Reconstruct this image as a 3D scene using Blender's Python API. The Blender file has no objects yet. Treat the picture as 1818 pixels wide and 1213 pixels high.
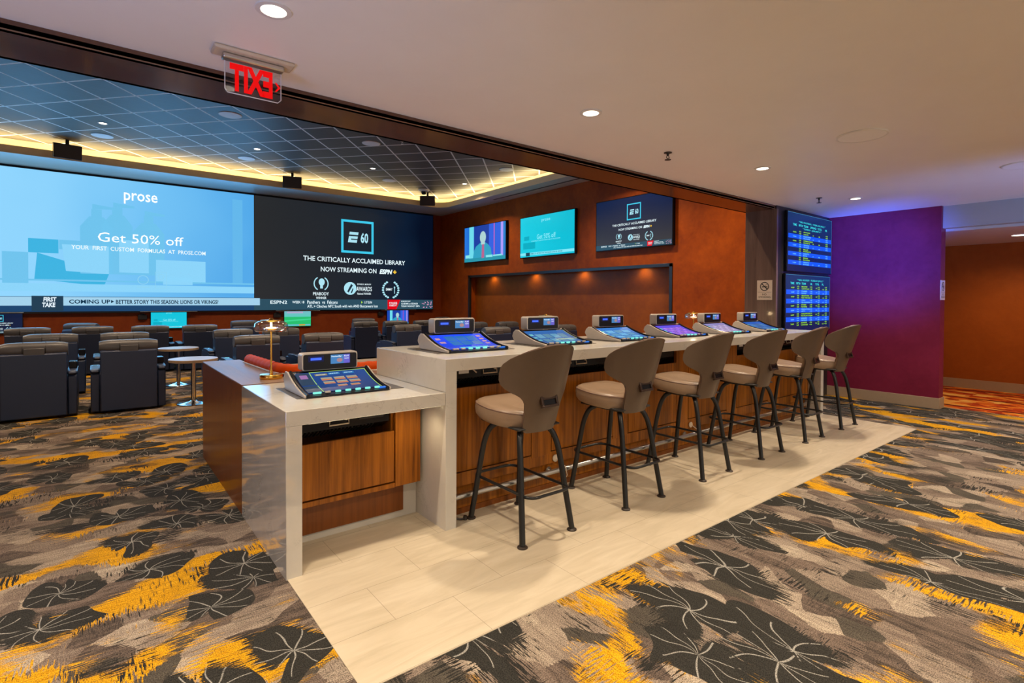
import bpy, bmesh, math, random
from mathutils import Vector, Matrix
R = math.radians
PI = math.pi
sc = bpy.context.scene
COL = sc.collection

# ------------------------------------------------------------------ camera, world, exposure
cd = bpy.data.cameras.new('camera'); cam = bpy.data.objects.new('camera', cd); COL.objects.link(cam)
sc.camera = cam
F_PX, CY_PX = 936.284, 547.62
yaw, pitch, roll = R(51.739), R(-.86024), R(.27588)
fw = Vector((math.cos(yaw)*math.cos(pitch), math.sin(yaw)*math.cos(pitch), math.sin(pitch)))
rt = fw.cross(Vector((0, 0, 1))).normalized(); up = rt.cross(fw)
rt, up = math.cos(roll)*rt + math.sin(roll)*up, -math.sin(roll)*rt + math.cos(roll)*up
mw = Matrix((rt, up, -fw)).transposed().to_4x4(); mw.translation = (0, 0, 1.46)
cam.matrix_world = mw
cd.sensor_width = 36; cd.sensor_fit = 'HORIZONTAL'
cd.lens = F_PX*36/1818; cd.shift_y = (CY_PX-606.5)/1818
cd.clip_start = .02; cd.clip_end = 100

sc.view_settings.view_transform = 'Standard'; sc.view_settings.look = 'None'
sc.view_settings.gamma = 1; sc.view_settings.use_curve_mapping = False
sc.view_settings.exposure = 0.0
w = bpy.data.worlds.new('world'); sc.world = w; w.use_nodes = True
WORLD_STRENGTH = .95
w.node_tree.nodes['Background'].inputs[0].default_value = (1.0, .91, .80, 1)
w.node_tree.nodes['Background'].inputs[1].default_value = WORLD_STRENGTH
try:
    sc.cycles.use_denoising = True
    sc.cycles.max_bounces = 8; sc.cycles.diffuse_bounces = 5; sc.cycles.transparent_max_bounces = 12
    sc.cycles.sample_clamp_indirect = 4
except Exception: pass

WARM = (1.0, .83, .62)
def lamp(kind, name, loc, power, color=WARM, size=.05, spot=130, blend=.7, aim=None, parent=None):
    l = bpy.data.lights.new(name, kind); l.energy = power; l.color = color
    if kind == 'AREA':
        l.shape = 'RECTANGLE'; l.size, l.size_y = size
    else: l.shadow_soft_size = size
    if kind == 'SPOT': l.spot_size = R(spot); l.spot_blend = blend
    o = bpy.data.objects.new(name, l); COL.objects.link(o); o.location = loc
    if aim is not None:
        o.rotation_euler = (Vector(aim)-Vector(loc)).to_track_quat('-Z', 'Y').to_euler()
    if parent: o.parent = parent
    return o
# added blue spots, standing in for glow of unseen displays at both sides
lamp('SPOT', 'added_blue_spot', (5.2, .2, 1.15), 4600, (.05, .12, 1.0), .3, 26, .9, (9.0, 2.85, 2.1))
lamp('SPOT', 'added_blue_spot', (6.2, -1.5, 1.0), 330, (.13, .34, 1.0), .3, 70, 1.0, (8.6, 1.8, 2.77))
lamp('SPOT', 'added_blue_spot', (-1.6, 1.2, .6), 160, (.35, .5, 1.0), .3, 80, 1.0, (0, 2.6, 2.77))
lamp('SPOT', 'added_blue_spot', (-2.8, 1.6, 1.1), 75, (.40, .48, 1.0), .3, 40, 1.0, (.77, 3.6, .5))
# added blue spots that strengthen the light of the video wall's blue half
for x_ in (-3.6, -1.2, 1.2, 3.0):
    lamp('SPOT', 'added_video_wall_spot', (x_, 15.9, 2.75), 170, (.13, .50, 1.0), .8, 176, .25, (x_-.3, 8., 1.8))

# ------------------------------------------------------------------ geometry helpers
class MB:
    def __init__(s): s.bm = bmesh.new()
    def box(s, x0, x1, y0, y1, z0, z1, M=None, mi=0):
        v = [s.bm.verts.new(p) for p in ((x0,y0,z0),(x1,y0,z0),(x1,y1,z0),(x0,y1,z0),(x0,y0,z1),(x1,y0,z1),(x1,y1,z1),(x0,y1,z1))]
        if M is not None:
            for q in v: q.co = M @ q.co
        for f in ((0,3,2,1),(4,5,6,7),(0,1,5,4),(1,2,6,5),(2,3,7,6),(3,0,4,7)):
            s.bm.faces.new([v[i] for i in f]).material_index = mi
        return s
    def poly(s, pts, mi=0):
        s.bm.faces.new([s.bm.verts.new(p) for p in pts]).material_index = mi; return s
    def rings(s, rings, closed=True, cap0=True, cap1=True, mi=0):
        rr = [[s.bm.verts.new(p) for p in r] for r in rings]
        n = len(rr[0])
        for a, b in zip(rr, rr[1:]):
            for i in range(n if closed else n-1):
                j = (i+1) % n
                s.bm.faces.new((a[i], a[j], b[j], b[i])).material_index = mi
        if cap0: s.bm.faces.new(rr[0][::-1]).material_index = mi
        if cap1: s.bm.faces.new(rr[-1]).material_index = mi
        return s
    def lathe(s, prof, c=(0,0,0), n=28, cap0=True, cap1=True, ax='z', mi=0):
        out = []
        for r, h in prof:
            ring = []
            for i in range(n):
                a = 2*PI*i/n; x, y = r*math.cos(a), r*math.sin(a)
                p = {'z': (x, y, h), 'y': (x, h, -y), 'x': (h, x, y)}[ax]
                ring.append((c[0]+p[0], c[1]+p[1], c[2]+p[2]))
            out.append(ring)
        return s.rings(out, True, cap0, cap1, mi)
    def tube(s, pts, r, n=10, closed=False, mi=0):
        pts = [Vector(p) for p in pts]; m = len(pts); rs = r if isinstance(r, (list, tuple)) else [r]*m
        out = []; prev = None
        for i, p in enumerate(pts):
            if closed: t = pts[(i+1) % m]-pts[i-1]
            else: t = pts[min(i+1, m-1)]-pts[max(i-1, 0)]
            t.normalize()
            if prev is None: u = t.orthogonal().normalized()
            else: u = (prev-t*prev.dot(t)).normalized()
            prev = u; v = t.cross(u)
            out.append([p+rs[i]*(math.cos(2*PI*k/n)*u+math.sin(2*PI*k/n)*v) for k in range(n)])
        if closed:
            rr = [[s.bm.verts.new(p) for p in q] for q in out]
            for a in range(m):
                b = (a+1) % m
                for i in range(n):
                    j = (i+1) % n; s.bm.faces.new((rr[a][i], rr[a][j], rr[b][j], rr[b][i]))
            return s
        return s.rings(out, True, True, True, mi)
    def prism(s, pts, a, lo, hi, mi=0):
        def P(u, v, h): return {'x': (h, u, v), 'y': (u, h, v), 'z': (u, v, h)}[a]
        return s.rings([[P(u, v, lo) for u, v in pts], [P(u, v, hi) for u, v in pts]], True, True, True, mi)
    def grid(s, rows, mi=0):
        return s.rings(rows, False, False, False, mi)
    def build(s, name, mats, parent=None, bevel=0, smooth=40, seg=2, sub=0, loc=None, doubles=False):
        if doubles: bmesh.ops.remove_doubles(s.bm, verts=s.bm.verts, dist=1e-5)
        bmesh.ops.recalc_face_normals(s.bm, faces=s.bm.faces)
        me = bpy.data.meshes.new(name); s.bm.to_mesh(me); s.bm.free()
        for m in (mats if isinstance(mats, (list, tuple)) else [mats]): me.materials.append(m)
        o = bpy.data.objects.new(name, me); COL.objects.link(o)
        if parent: o.parent = parent
        if loc: o.location = loc
        if smooth:
            me.shade_smooth(); me.set_sharp_from_angle(angle=R(smooth))
        if bevel:
            b = o.modifiers.new('bevel', 'BEVEL'); b.width = bevel; b.segments = seg; b.limit_method = 'ANGLE'; b.angle_limit = R(40)
            if smooth: b.harden_normals = False
        if sub:
            b = o.modifiers.new('sub', 'SUBSURF'); b.levels = sub; b.render_levels = sub
        return o
def bx(*a): return MB().box(*a)
def tag(o, label=None, cat=None, group=None, kind=None):
    if label: o['label'] = label
    if cat: o['category'] = cat
    if group: o['group'] = group
    if kind: o['kind'] = kind
    return o
def thing(name, loc, label, cat, group=None, rz=0):
    o = bpy.data.objects.new(name, None); COL.objects.link(o); o.location = loc; o.rotation_euler = (0, 0, rz)
    o.empty_display_size = .1
    return tag(o, label, cat, group)
def struct(o): o['kind'] = 'structure'; return o
def copy_tree(o, parent=None):
    c = o.copy(); COL.objects.link(c)
    if parent: c.parent = parent
    for ch in [x for x in bpy.data.objects if x.parent == o and x != c]: copy_tree(ch, c)
    return c
def rrect(w_, h_, r, n=5, cx=0, cy=0):
    out = []
    for (sx, sy, a0) in ((1, 1, 0), (-1, 1, 90), (-1, -1, 180), (1, -1, 270)):
        for i in range(n+1):
            a = R(a0+90*i/n); out.append((cx+sx*(w_/2-r)+r*math.cos(a), cy+sy*(h_/2-r)+r*math.sin(a)))
    return out

# ------------------------------------------------------------------ material helpers
class G:
    def __init__(s, name):
        s.m = bpy.data.materials.new(name); s.m.use_nodes = True; s.t = s.m.node_tree; s.n = s.t.nodes
        s.out = s.n['Material Output']; s.b = s.n['Principled BSDF']; s.tc = s.n.new('ShaderNodeTexCoord')
    def L(s, a, b): s.t.links.new(a, b)
    def put(s, v, sock):
        if v is None: return
        if hasattr(v, 'is_output'): s.L(v, sock)
        else:
            if isinstance(v, tuple) and len(v) == 3 and sock.type == 'RGBA': v = v+(1,)
            sock.default_value = v
    def math(s, op, a, b=None, c=None, clamp=False):
        n = s.n.new('ShaderNodeMath'); n.operation = op; n.use_clamp = clamp
        s.put(a, n.inputs[0]); s.put(b, n.inputs[1]); s.put(c, n.inputs[2]); return n.outputs[0]
    def obj(s): return s.tc.outputs['Object']
    def sep(s, v):
        n = s.n.new('ShaderNodeSeparateXYZ'); s.L(v, n.inputs[0]); return n.outputs
    def comb(s, x=0., y=0., z=0.):
        n = s.n.new('ShaderNodeCombineXYZ')
        for a, k in zip((x, y, z), n.inputs): s.put(a, k)
        return n.outputs[0]
    def vec(s, op, a, b=None):
        n = s.n.new('ShaderNodeVectorMath'); n.operation = op; s.put(a, n.inputs[0]); s.put(b, n.inputs[1])
        return n.outputs[1] if op in ('LENGTH', 'DOT_PRODUCT') else n.outputs[0]
    def noise(s, v, scale=5, detail=3, rough=.55, dist=0, col=False):
        n = s.n.new('ShaderNodeTexNoise'); s.put(v, n.inputs['Vector']); n.inputs['Scale'].default_value = scale
        n.inputs['Detail'].default_value = detail; n.inputs['Roughness'].default_value = rough; n.inputs['Distortion'].default_value = dist
        return n.outputs['Color' if col else 'Fac']
    def voro(s, v, scale=1, rnd=1, metric='EUCLIDEAN', feat='F1'):
        n = s.n.new('ShaderNodeTexVoronoi'); n.voronoi_dimensions = '2D'; n.distance = metric; n.feature = feat
        s.put(v, n.inputs['Vector']); n.inputs['Scale'].default_value = scale; n.inputs['Randomness'].default_value = rnd
        return n.outputs
    def mix(s, f, a, b, typ='MIX'):
        n = s.n.new('ShaderNodeMix'); n.data_type = 'RGBA'; n.blend_type = typ
        s.put(f, n.inputs[0]); s.put(a, n.inputs[6]); s.put(b, n.inputs[7]); return n.outputs[2]
    def ramp(s, f, stops, const=False):
        n = s.n.new('ShaderNodeValToRGB'); s.L(f, n.inputs[0]); cr = n.color_ramp
        if const: cr.interpolation = 'CONSTANT'
        while len(cr.elements) < len(stops): cr.elements.new(.5)
        for e, (p, c) in zip(cr.elements, stops): e.position = p; e.color = c+(1,) if len(c) == 3 else c
        return n.outputs[0]
    def step(s, v, lo, hi):
        n = s.n.new('ShaderNodeMapRange'); n.interpolation_type = 'SMOOTHSTEP'; s.put(v, n.inputs[0])
        n.inputs[1].default_value = lo; n.inputs[2].default_value = hi; return n.outputs[0]
    def bump(s, h, strength=.2, dist=.01):
        n = s.n.new('ShaderNodeBump'); n.inputs['Strength'].default_value = strength; n.inputs['Distance'].default_value = dist
        s.L(h, n.inputs['Height']); s.L(n.outputs[0], s.b.inputs['Normal'])
    def fin(s, color=None, rough=None, metal=None, spec=None, coat=None):
        s.put(color, s.b.inputs['Base Color']); s.put(rough, s.b.inputs['Roughness']); s.put(metal, s.b.inputs['Metallic'])
        s.put(spec, s.b.inputs['Specular IOR Level']); s.put(coat, s.b.inputs['Coat Weight'])
        if coat: s.b.inputs['Coat Roughness'].default_value = .08
        return s.m
def pm(name, col, rough=.5, metal=0., var=.08, scale=30, bump=0., spec=None, coat=None):
    g = G(name); f = g.noise(g.obj(), scale, 3)
    c = g.mix(f, tuple(x*(1-var) for x in col), tuple(min(1, x*(1+var)) for x in col))
    if bump: g.bump(g.noise(g.obj(), scale*3, 2), bump, .004)
    return g.fin(c, g.math('MULTIPLY_ADD', f, .1, max(0, rough-.05)), metal, spec, coat)
EM = {}
def em(col, k=1.0):
    key = (tuple(round(x, 3) for x in col), k)
    if key not in EM:
        g = G('screen_light'); g.b.inputs['Base Color'].default_value = (.01, .01, .01, 1); g.b.inputs['Roughness'].default_value = .3; g.b.inputs['Specular IOR Level'].default_value = .12
        f = g.noise(g.obj(), 60, 1); g.L(g.mix(f, tuple(x*.96 for x in col), tuple(x*1.03 for x in col)), g.b.inputs['Emission Color'])
        g.b.inputs['Emission Strength'].default_value = k; EM[key] = g.m
    return EM[key]
def s2l(r, g, b): return tuple(((x/255+.055)/1.055)**2.4 if x > 10 else x/255/12.92 for x in (r, g, b))

def carpet(name, swap, leaf_sx, leaf_sy):
    g = G(name); P = g.sep(g.obj())
    s_, t_ = (P[1], P[0]) if swap else (P[0], P[1])
    q = g.comb(s_, t_, 0.)
    hatch = g.noise(g.comb(g.math('MULTIPLY', s_, 9.), g.math('MULTIPLY', t_, 120.), 0.), 1, 2, .6)
    hatch2 = g.noise(g.comb(g.math('MULTIPLY', s_, 3.), g.math('MULTIPLY', t_, 26.), 3.), 1, 3, .6)
    wob = g.noise(q, 2.2, 2, .5, 0, True)
    qw = g.vec('ADD', q, g.vec('SCALE', g.vec('SUBTRACT', wob, (.5, .5, .5)), None))
    qw.node.inputs[1].links[0].from_node.inputs['Scale'].default_value = .26
    cross = g.noise(g.comb(g.math('MULTIPLY', s_, 95.), g.math('MULTIPLY', t_, 9.), 5.), 1, 2, .6)
    pick = g.step(g.noise(q, 2.6, 1), .5, .6)
    hx = g.math('ADD', g.math('MULTIPLY', hatch, g.math('SUBTRACT', 1., pick)), g.math('MULTIPLY', cross, pick))
    # taupe ground with facets
    fac = g.voro(g.vec('MULTIPLY', g.vec('ADD', qw, g.comb(g.math('MULTIPLY', hx, .05), g.math('MULTIPLY', hx, .05), 0.)), (5.6, 8.0, 1.)), 1, 1)
    fr = g.sep(fac['Color'])[0]
    ground = g.ramp(g.math('ADD', g.math('MULTIPLY_ADD', hatch2, .35, g.math('MULTIPLY', fr, .40)), g.math('MULTIPLY', hx, .35)),
                    [(.30, (.05, .04, .034)), (.44, (.17, .125, .10)), (.58, (.27, .21, .165)), (.70, (.40, .325, .25)), (.84, (.60, .51, .38))])
    shard = g.math('GREATER_THAN', fr, .88)
    ground = g.mix(g.math('MULTIPLY', shard, .85), ground, (.028, .026, .023))
    gold_f = g.math('ADD', g.noise(g.vec('MULTIPLY', qw, (1.0, 2.0, 1.)), 1.25, 2, .5), g.math('MULTIPLY', g.math('SUBTRACT', hx, .5), .36))
    gold = g.step(gold_f, .545, .575)
    goldc = g.ramp(hatch, [(.3, (.46, .21, .006)), (.55, (.74, .37, .010)), (.8, (.86, .48, .03))])
    c = g.mix(gold, ground, goldc)
    hl = g.math('MULTIPLY', g.step(g.noise(g.vec('MULTIPLY', q, (1.1, 2.0, 1.)), 2.1, 1), .48, .58), g.step(hx, .54, .60))
    c = g.mix(g.math('MULTIPLY', hl, .75), c, (.035, .03, .026))
    blk_f = g.math('ADD', g.noise(g.vec('MULTIPLY', q, (1.3, 2.4, 1.)), 1.5, 1), g.math('MULTIPLY', g.math('SUBTRACT', hx, .5), .9))
    c = g.mix(g.step(blk_f, .645, .665), c, (.03, .028, .025))
    # lily leaves: one per cell, turned at random
    pv = g.vec('MULTIPLY', g.vec('ADD', qw, (13.3, 7.7, 0.)), (leaf_sx, leaf_sy, 1.))
    for k, off in enumerate(((0., 0., 0.), (5.37, 3.61, 0.))):
        v = g.voro(g.vec('ADD', pv, off), 1, .85)
        d = g.vec('SUBTRACT', g.vec('ADD', pv, off), v['Position']); dd = g.sep(d)
        rnd = g.sep(v['Color'])
        ang = g.math('ARCTAN2', dd[1], dd[0]); th = g.math('ADD', ang, g.math('MULTIPLY', rnd[0], 6.283))
        r = g.vec('LENGTH', d)
        lob = g.math('MULTIPLY_ADD', g.math('SINE', g.math('MULTIPLY', th, 2.)), .07, .37)
        lob = g.math('ADD', lob, g.math('MULTIPLY', g.math('SINE', g.math('MULTIPLY_ADD', th, 3., 1.)), .05))
        thn = g.math('PINGPONG', th, PI)
        notch = g.math('POWER', 2.718, g.math('MULTIPLY', g.math('POWER', g.math('DIVIDE', thn, .28), 2.), -1.))
        lob = g.math('MULTIPLY', lob, g.math('SUBTRACT', 1., g.math('MULTIPLY', notch, .75)))
        fr_amt = g.math('MULTIPLY', g.step(g.noise(q, 2.3, 1), .46, .56), .62)
        rr = g.math('ADD', r, g.math('MULTIPLY', g.math('SUBTRACT', hx, .5), fr_amt))
        leaf = g.math('SUBTRACT', 1., g.step(g.math('SUBTRACT', rr, lob), -.006, .006))
        leaf = g.math('MULTIPLY', leaf, g.math('LESS_THAN', rnd[1], .62 if k == 0 else .4))
        # veins
        vt = g.math('ADD', th, g.math('MULTIPLY', r, g.math('MULTIPLY_ADD', rnd[2], 3., -1.5)))
        NV = 9
        vf = g.math('ABSOLUTE', g.math('SUBTRACT', g.math('FRACT', g.math('MULTIPLY', vt, NV/6.283)), .5))
        vw = g.math('MULTIPLY', g.math('MULTIPLY', vf, 6.283/NV), r)
        vein = g.math('MULTIPLY', g.math('SUBTRACT', 1., g.step(vw, .003, .0075)), g.math('LESS_THAN', r, .33))
        dark = g.mix(hatch, (.017, .016, .014), (.055, .052, .046))
        lc = g.mix(g.math('MULTIPLY', vein, .8), dark, (.42, .40, .36))
        rim = g.math('SUBTRACT', 1., g.step(g.math('ABSOLUTE', g.math('SUBTRACT', r, g.math('ADD', lob, .012))), .004, .010))
        c = g.mix(g.math('MULTIPLY', rim, g.math('MULTIPLY', leaf, .5)), c, (.25, .23, .19))
        c = g.mix(leaf, c, lc)
    grain = g.noise(g.obj(), 210, 1)
    c = g.mix(g.step(grain, .42, .62), c, g.mix(1., c, (.42, .42, .42), 'MULTIPLY'))
    g.bump(g.noise(g.obj(), 330, 2), .5, .004)
    return g.fin(c, .95, 0, .1)
def corridor_carpet():
    g = G('orange_carpet'); q = g.vec('MULTIPLY', g.obj(), (1, 1, 0))
    v = g.voro(g.vec('MULTIPLY', q, (9, 5, 1)), 1, 1, 'MANHATTAN'); r = g.sep(v['Color'])[0]
    h = g.noise(g.vec('MULTIPLY', q, (40, 8, 1)), 1, 2)
    c = g.ramp(g.math('MULTIPLY_ADD', h, .6, g.math('MULTIPLY', r, .5)), [(.25, (.10, .008, .004)), (.45, (.42, .05, .01)), (.6, (.62, .22, .02)), (.8, (.62, .40, .12))])
    P = g.sep(q)
    band = g.math('LESS_THAN', g.math('ABSOLUTE', g.math('SUBTRACT', g.math('FRACT', g.math('MULTIPLY', P[0], 1.1)), .5)), .05)
    c = g.mix(band, c, (.10, .012, .006))
    return g.fin(c, .95, 0, .1)
def wood(name, c0, c1, rough=.3, axis='z', sx=26, coat=.3, spec=.5):
    g = G(name); P = g.sep(g.obj())
    k = {'z': (sx, sx, 1.2), 'x': (1.2, sx, sx), 'y': (sx, 1.2, sx)}[axis]
    v = g.vec('MULTIPLY', g.obj(), k)
    f = g.noise(v, 1, 5, .65, .6); f2 = g.noise(g.vec('MULTIPLY', v, (.25, .25, .3)), 1, 2)
    t = g.math('MULTIPLY_ADD', f, .75, g.math('MULTIPLY', f2, .3))
    c = g.ramp(t, [(.32, c0), (.5, tuple((a+b)/2 for a, b in zip(c0, c1))), (.68, c1)])
    return g.fin(c, g.math('MULTIPLY_ADD', f, .12, rough-.06), 0, spec, coat)
def quartz(rough=.05, spec=.9, coat=.9):
    g = G('cream_quartz')
    n = g.noise(g.obj(), 3.2, 6, .7, 1.6); vein = g.step(g.math('ABSOLUTE', g.math('SUBTRACT', n, .5)), 0, .012)
    m = g.noise(g.obj(), 9, 4); spk = g.noise(g.obj(), 3, 2)
    c = g.mix(m, (.50, .465, .405), (.58, .545, .48))
    c = g.mix(g.math('MULTIPLY', g.math('SUBTRACT', 1., vein), g.math('MULTIPLY', g.step(spk, .5, .62), .6)), c, (.30, .26, .22))
    return g.fin(c, rough, 0, spec, coat)
def floor_tile():
    g = G('cream_floor_tile'); P = g.sep(g.obj())
    row = g.math('DIVIDE', g.math('SUBTRACT', P[1], 1.865), .33); ri = g.math('FLOOR', row); rf = g.math('SUBTRACT', row, ri)
    colx = g.math('DIVIDE', g.math('SUBTRACT', P[0], g.math('MULTIPLY_ADD', g.math('MODULO', ri, 2.), .305-.61, 1.37)), .61); ci = g.math('FLOOR', colx); cf = g.math('SUBTRACT', colx, ci)
    def edge(f, w_): return g.math('LESS_THAN', g.math('MINIMUM', f, g.math('SUBTRACT', 1., f)), w_)
    j = g.math('MAXIMUM', edge(rf, .004), edge(cf, .0022))
    st = g.noise(g.vec('MULTIPLY', g.obj(), (1.3, 7., 1)), 1.6, 4, .6, 1.0)
    cell = g.n.new('ShaderNodeTexWhiteNoise'); cell.noise_dimensions = '2D'; g.L(g.comb(ri, ci, 0.), cell.inputs['Vector'])
    c = g.ramp(st, [(.3, (.43, .36, .255)), (.5, (.50, .42, .305)), (.7, (.56, .48, .36))])
    c = g.mix(g.math('MULTIPLY', cell.outputs['Value'], .16), c, (.50, .43, .32))
    c = g.mix(g.math('MULTIPLY', j, .75), c, (.20, .16, .11))
    return g.fin(c, .33, 0, .4)
def plaster(name, c0, c1, rough=.45, scale=2.2, spec=.4):
    g = G(name)
    n = g.noise(g.obj(), scale, 7, .68, .5); n2 = g.noise(g.obj(), scale*6, 4, .6)
    t = g.math('MULTIPLY_ADD', n, .7, g.math('MULTIPLY', n2, .3))
    c = g.ramp(t, [(.35, c0), (.65, c1)])
    g.bump(n2, .12, .003)
    return g.fin(c, g.math('MULTIPLY_ADD', n2, .2, rough-.1), 0, spec)
def ceiling_tiles():
    # square panels laid on the diagonal with pale bars
    g = G('grey_diagonal_ceiling_tiles'); P = g.sep(g.obj())
    u = g.math('ADD', g.math('DIVIDE', P[0], .882), g.math('DIVIDE', P[1], 1.012))
    v = g.math('SUBTRACT', g.math('DIVIDE', P[0], .882), g.math('DIVIDE', P[1], 1.012))
    uo = g.math('ADD', u, TILE_U); vo = g.math('ADD', v, TILE_V)
    def line(a):
        f = g.math('FRACT', a); return g.math('LESS_THAN', g.math('MINIMUM', f, g.math('SUBTRACT', 1., f)), .025)
    ln = g.math('MAXIMUM', line(uo), line(vo))
    cell = g.n.new('ShaderNodeTexWhiteNoise'); cell.noise_dimensions = '2D'
    g.L(g.comb(g.math('FLOOR', uo), g.math('FLOOR', vo), 0.), cell.inputs['Vector'])
    gr = g.noise(g.vec('MULTIPLY', g.obj(), (2., 22., 1.)), 1, 3)
    c = g.mix(gr, (.085, .075, .066), (.15, .135, .12)); c = g.mix(g.math('MULTIPLY', cell.outputs['Value'], .5), c, (.075, .068, .062))
    c = g.mix(ln, c, (.88, .87, .86))
    return g.fin(c, g.math('MULTIPLY_ADD', ln, .1, .55), 0, .5)
# tile lattice: one crossing measured at (X0, Y0)
XC, YC = -.236*3.34, 3.358*3.34
TILE_U = -((XC/.882)+(YC/1.012)) % 1.; TILE_V = -((XC/.882)-(YC/1.012)) % 1.
def glass(name, tint=(1, 1, 1), refl=.12, edge=.55):
    g = G(name); g.n.remove(g.b)
    tr = g.n.new('ShaderNodeBsdfTransparent'); tr.inputs[0].default_value = tint+(1,)
    gl = g.n.new('ShaderNodeBsdfGlossy'); gl.inputs['Roughness'].default_value = .03
    lw = g.n.new('ShaderNodeLayerWeight'); lw.inputs[0].default_value = .35
    f = g.math('MULTIPLY_ADD', lw.outputs['Facing'], edge, refl); f = g.math('ADD', f, g.math('MULTIPLY', g.noise(g.obj(), 8, 1), .04))
    mx = g.n.new('ShaderNodeMixShader'); g.L(f, mx.inputs[0]); g.L(tr.outputs[0], mx.inputs[1]); g.L(gl.outputs[0], mx.inputs[2])
    g.L(mx.outputs[0], g.out.inputs[0]); return g.m

M = {}
M['carpet_l'] = carpet('leaf_carpet', False, 2.25, 2.35)
M['carpet_r'] = carpet('leaf_carpet', True, 1.15, 2.7)
M['carpet_c'] = corridor_carpet()
M['tile'] = floor_tile(); M['quartz'] = quartz(.2, .35, .0); M['quartz_end'] = quartz()
M['veneer'] = wood('walnut_veneer', (.10, .027, .002), (.42, .135, .009), .34, 'z', 34, .08, .25)
M['veneer_end'] = wood('red_walnut_end', (.14, .038, .004), (.22, .062, .007), .34, 'z', 40, .08, .3)
M['ledge_wood'] = wood('grey_brown_ledge_wood', (.20, .12, .085), (.32, .21, .16), .42, 'y', 16, .0, .3)
M['beam_wood'] = wood('dark_beam_wood', (.048, .017, .009), (.12, .043, .020), .22, 'x', 14, .4)
M['pillar_wood'] = wood('grey_brown_pillar_wood', (.085, .055, .042), (.16, .105, .08), .3, 'z', 18, .4)
M['table_wood'] = wood('pale_oak_table', (.30, .21, .13), (.44, .33, .22), .35, 'x', 18, .2)
M['ceil'] = plaster('warm_white_ceiling_paint', (.86, .845, .83), (.90, .885, .87), .42, .7)
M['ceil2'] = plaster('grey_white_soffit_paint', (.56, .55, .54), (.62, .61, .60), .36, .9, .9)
M['rust'] = plaster('mottled_rust_plaster', (.26, .045, .003), (.46, .092, .004), .5, 1.5, .15)
M['rust2'] = plaster('deep_red_plaster', (.24, .042, .010), (.33, .066, .014), .5, 1.6, .15)
M['maroon'] = plaster('maroon_plaster', (.14, .009, .030), (.19, .015, .042), .45, 2.6, .2)
M['niche'] = plaster('brown_niche_plaster', (.24, .058, .004), (.36, .095, .006), .45, 1.8, .2)
M['base'] = pm('tan_baseboard', (.33, .235, .15), .4)
M['black'] = pm('black_metal', (.016, .015, .015), .45)
M['stool_metal'] = pm('black_powder_coated_steel', (.012, .012, .0125), .36, 0, spec=.4)
M['foot'] = pm('dark_brown_rubber', (.028, .018, .013), .5)
M['leather'] = pm('tan_leather', (.27, .18, .115), .38, 0, .12, 14, .12)
M['leather_back'] = pm('taupe_leather', (.112, .076, .052), .36, 0, .12, 14, .12)
M['piping'] = pm('brown_piping', (.15, .085, .06), .45)
M['bronze'] = pm('bronze_handle', (.06, .035, .025), .3, .5)
M['navy'] = pm('navy_leather', (.016, .029, .074), .42, 0, .12, 10, .1)
M['charcoal'] = pm('charcoal_leather', (.078, .076, .082), .4, 0, .15, 10, .15)
M['seam'] = pm('dark_seam', (.02, .02, .022), .6)
M['gloss_black'] = pm('glossy_black_plastic', (.010, .010, .013), .2, spec=.22)
M['beige_plastic'] = pm('silver_beige_plastic', (.42, .37, .32), .35, .1)
M['chrome'] = pm('chrome', (.75, .74, .72), .12, 1.)
M['brass'] = pm('brass', (.92, .52, .09), .24, 1.)
M['alu'] = pm('brushed_aluminium', (.55, .53, .50), .3, 1.)
M['white'] = pm('white_plastic', (.74, .73, .72), .4)
M['cream'] = pm('cream_sign_plastic', (.60, .50, .38), .4)
M['ink'] = pm('dark_ink', (.03, .025, .02), .5)
M['orange'] = pm('burnt_orange_leather', (.60, .066, .003), .55, 0, .15, 12, .1, spec=.1)
M['frame'] = pm('dark_frame_metal', (.03, .026, .026), .35, .3)
M['plate'] = pm('grey_brown_cover_plate', (.10, .085, .07), .35, .4)
M['red'] = em((.80, .0, .0), 1.0)
M['edge'] = pm('beam_edge_highlight', (.20, .11, .06), .35)
M['glass'] = glass('clear_glass', (1, 1, 1), .16, .85); M['acrylic'] = glass('clear_acrylic', (.90, .89, .93), .0, .12)
M['lip'] = pm('cream_cove_paint', (.80, .62, .36), .5)
M['header'] = plaster('pale_header_paint', (.34, .35, .36), (.38, .39, .40), .5, .8)
M['corr'] = plaster('brown_corridor_plaster', (.26, .065, .008), (.34, .09, .012), .5, 1.6, .2)
M['grille'] = pm('white_speaker_grille', (.88, .88, .90), .6, 0, .05, 200)
LIGHT_DISC = em((1.0, .88, .68), 6.0)
COVE = em((1.0, .80, .40), 17.0)

# ------------------------------------------------------------------ room shell
ZC = 2.775; YB0, YB1, ZB = 3.445, 3.86, 2.722; XT, YW, ZS, ZT = 9.6, 16.25, 4.43, 4.80
fl = MB()
def fp(x0, x1, y0, y1, mi): fl.poly([(x0, y0, 0), (x1, y0, 0), (x1, y1, 0), (x0, y1, 0)], mi)
fp(-6, .772, -5, YW, 0); fp(.772, 12, -5, 1.86, 1) ; fp(.772, 7.41, 2.85, YW, 0); fp(7.41, 12, 1.86, 2.85, 1); fp(7.41, 12, 2.85, 4, 1); fp(7.41, 12, 4, YW, 0)
struct(fl.build('floor', [M['carpet_l'], M['carpet_r']], smooth=0))
struct(bx(.772, 7.41, 1.86, 3.44, -.02, .003).build('floor', M['tile'], smooth=0))
struct(bx(9.29, 11.66, -3, 3.0, -.02, .002).build('floor', M['carpet_c'], smooth=0))
struct(bx(-6, 9.6, -5, 3.447, ZC, ZC+.05).build('ceiling', M['ceil'], smooth=0))
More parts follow.
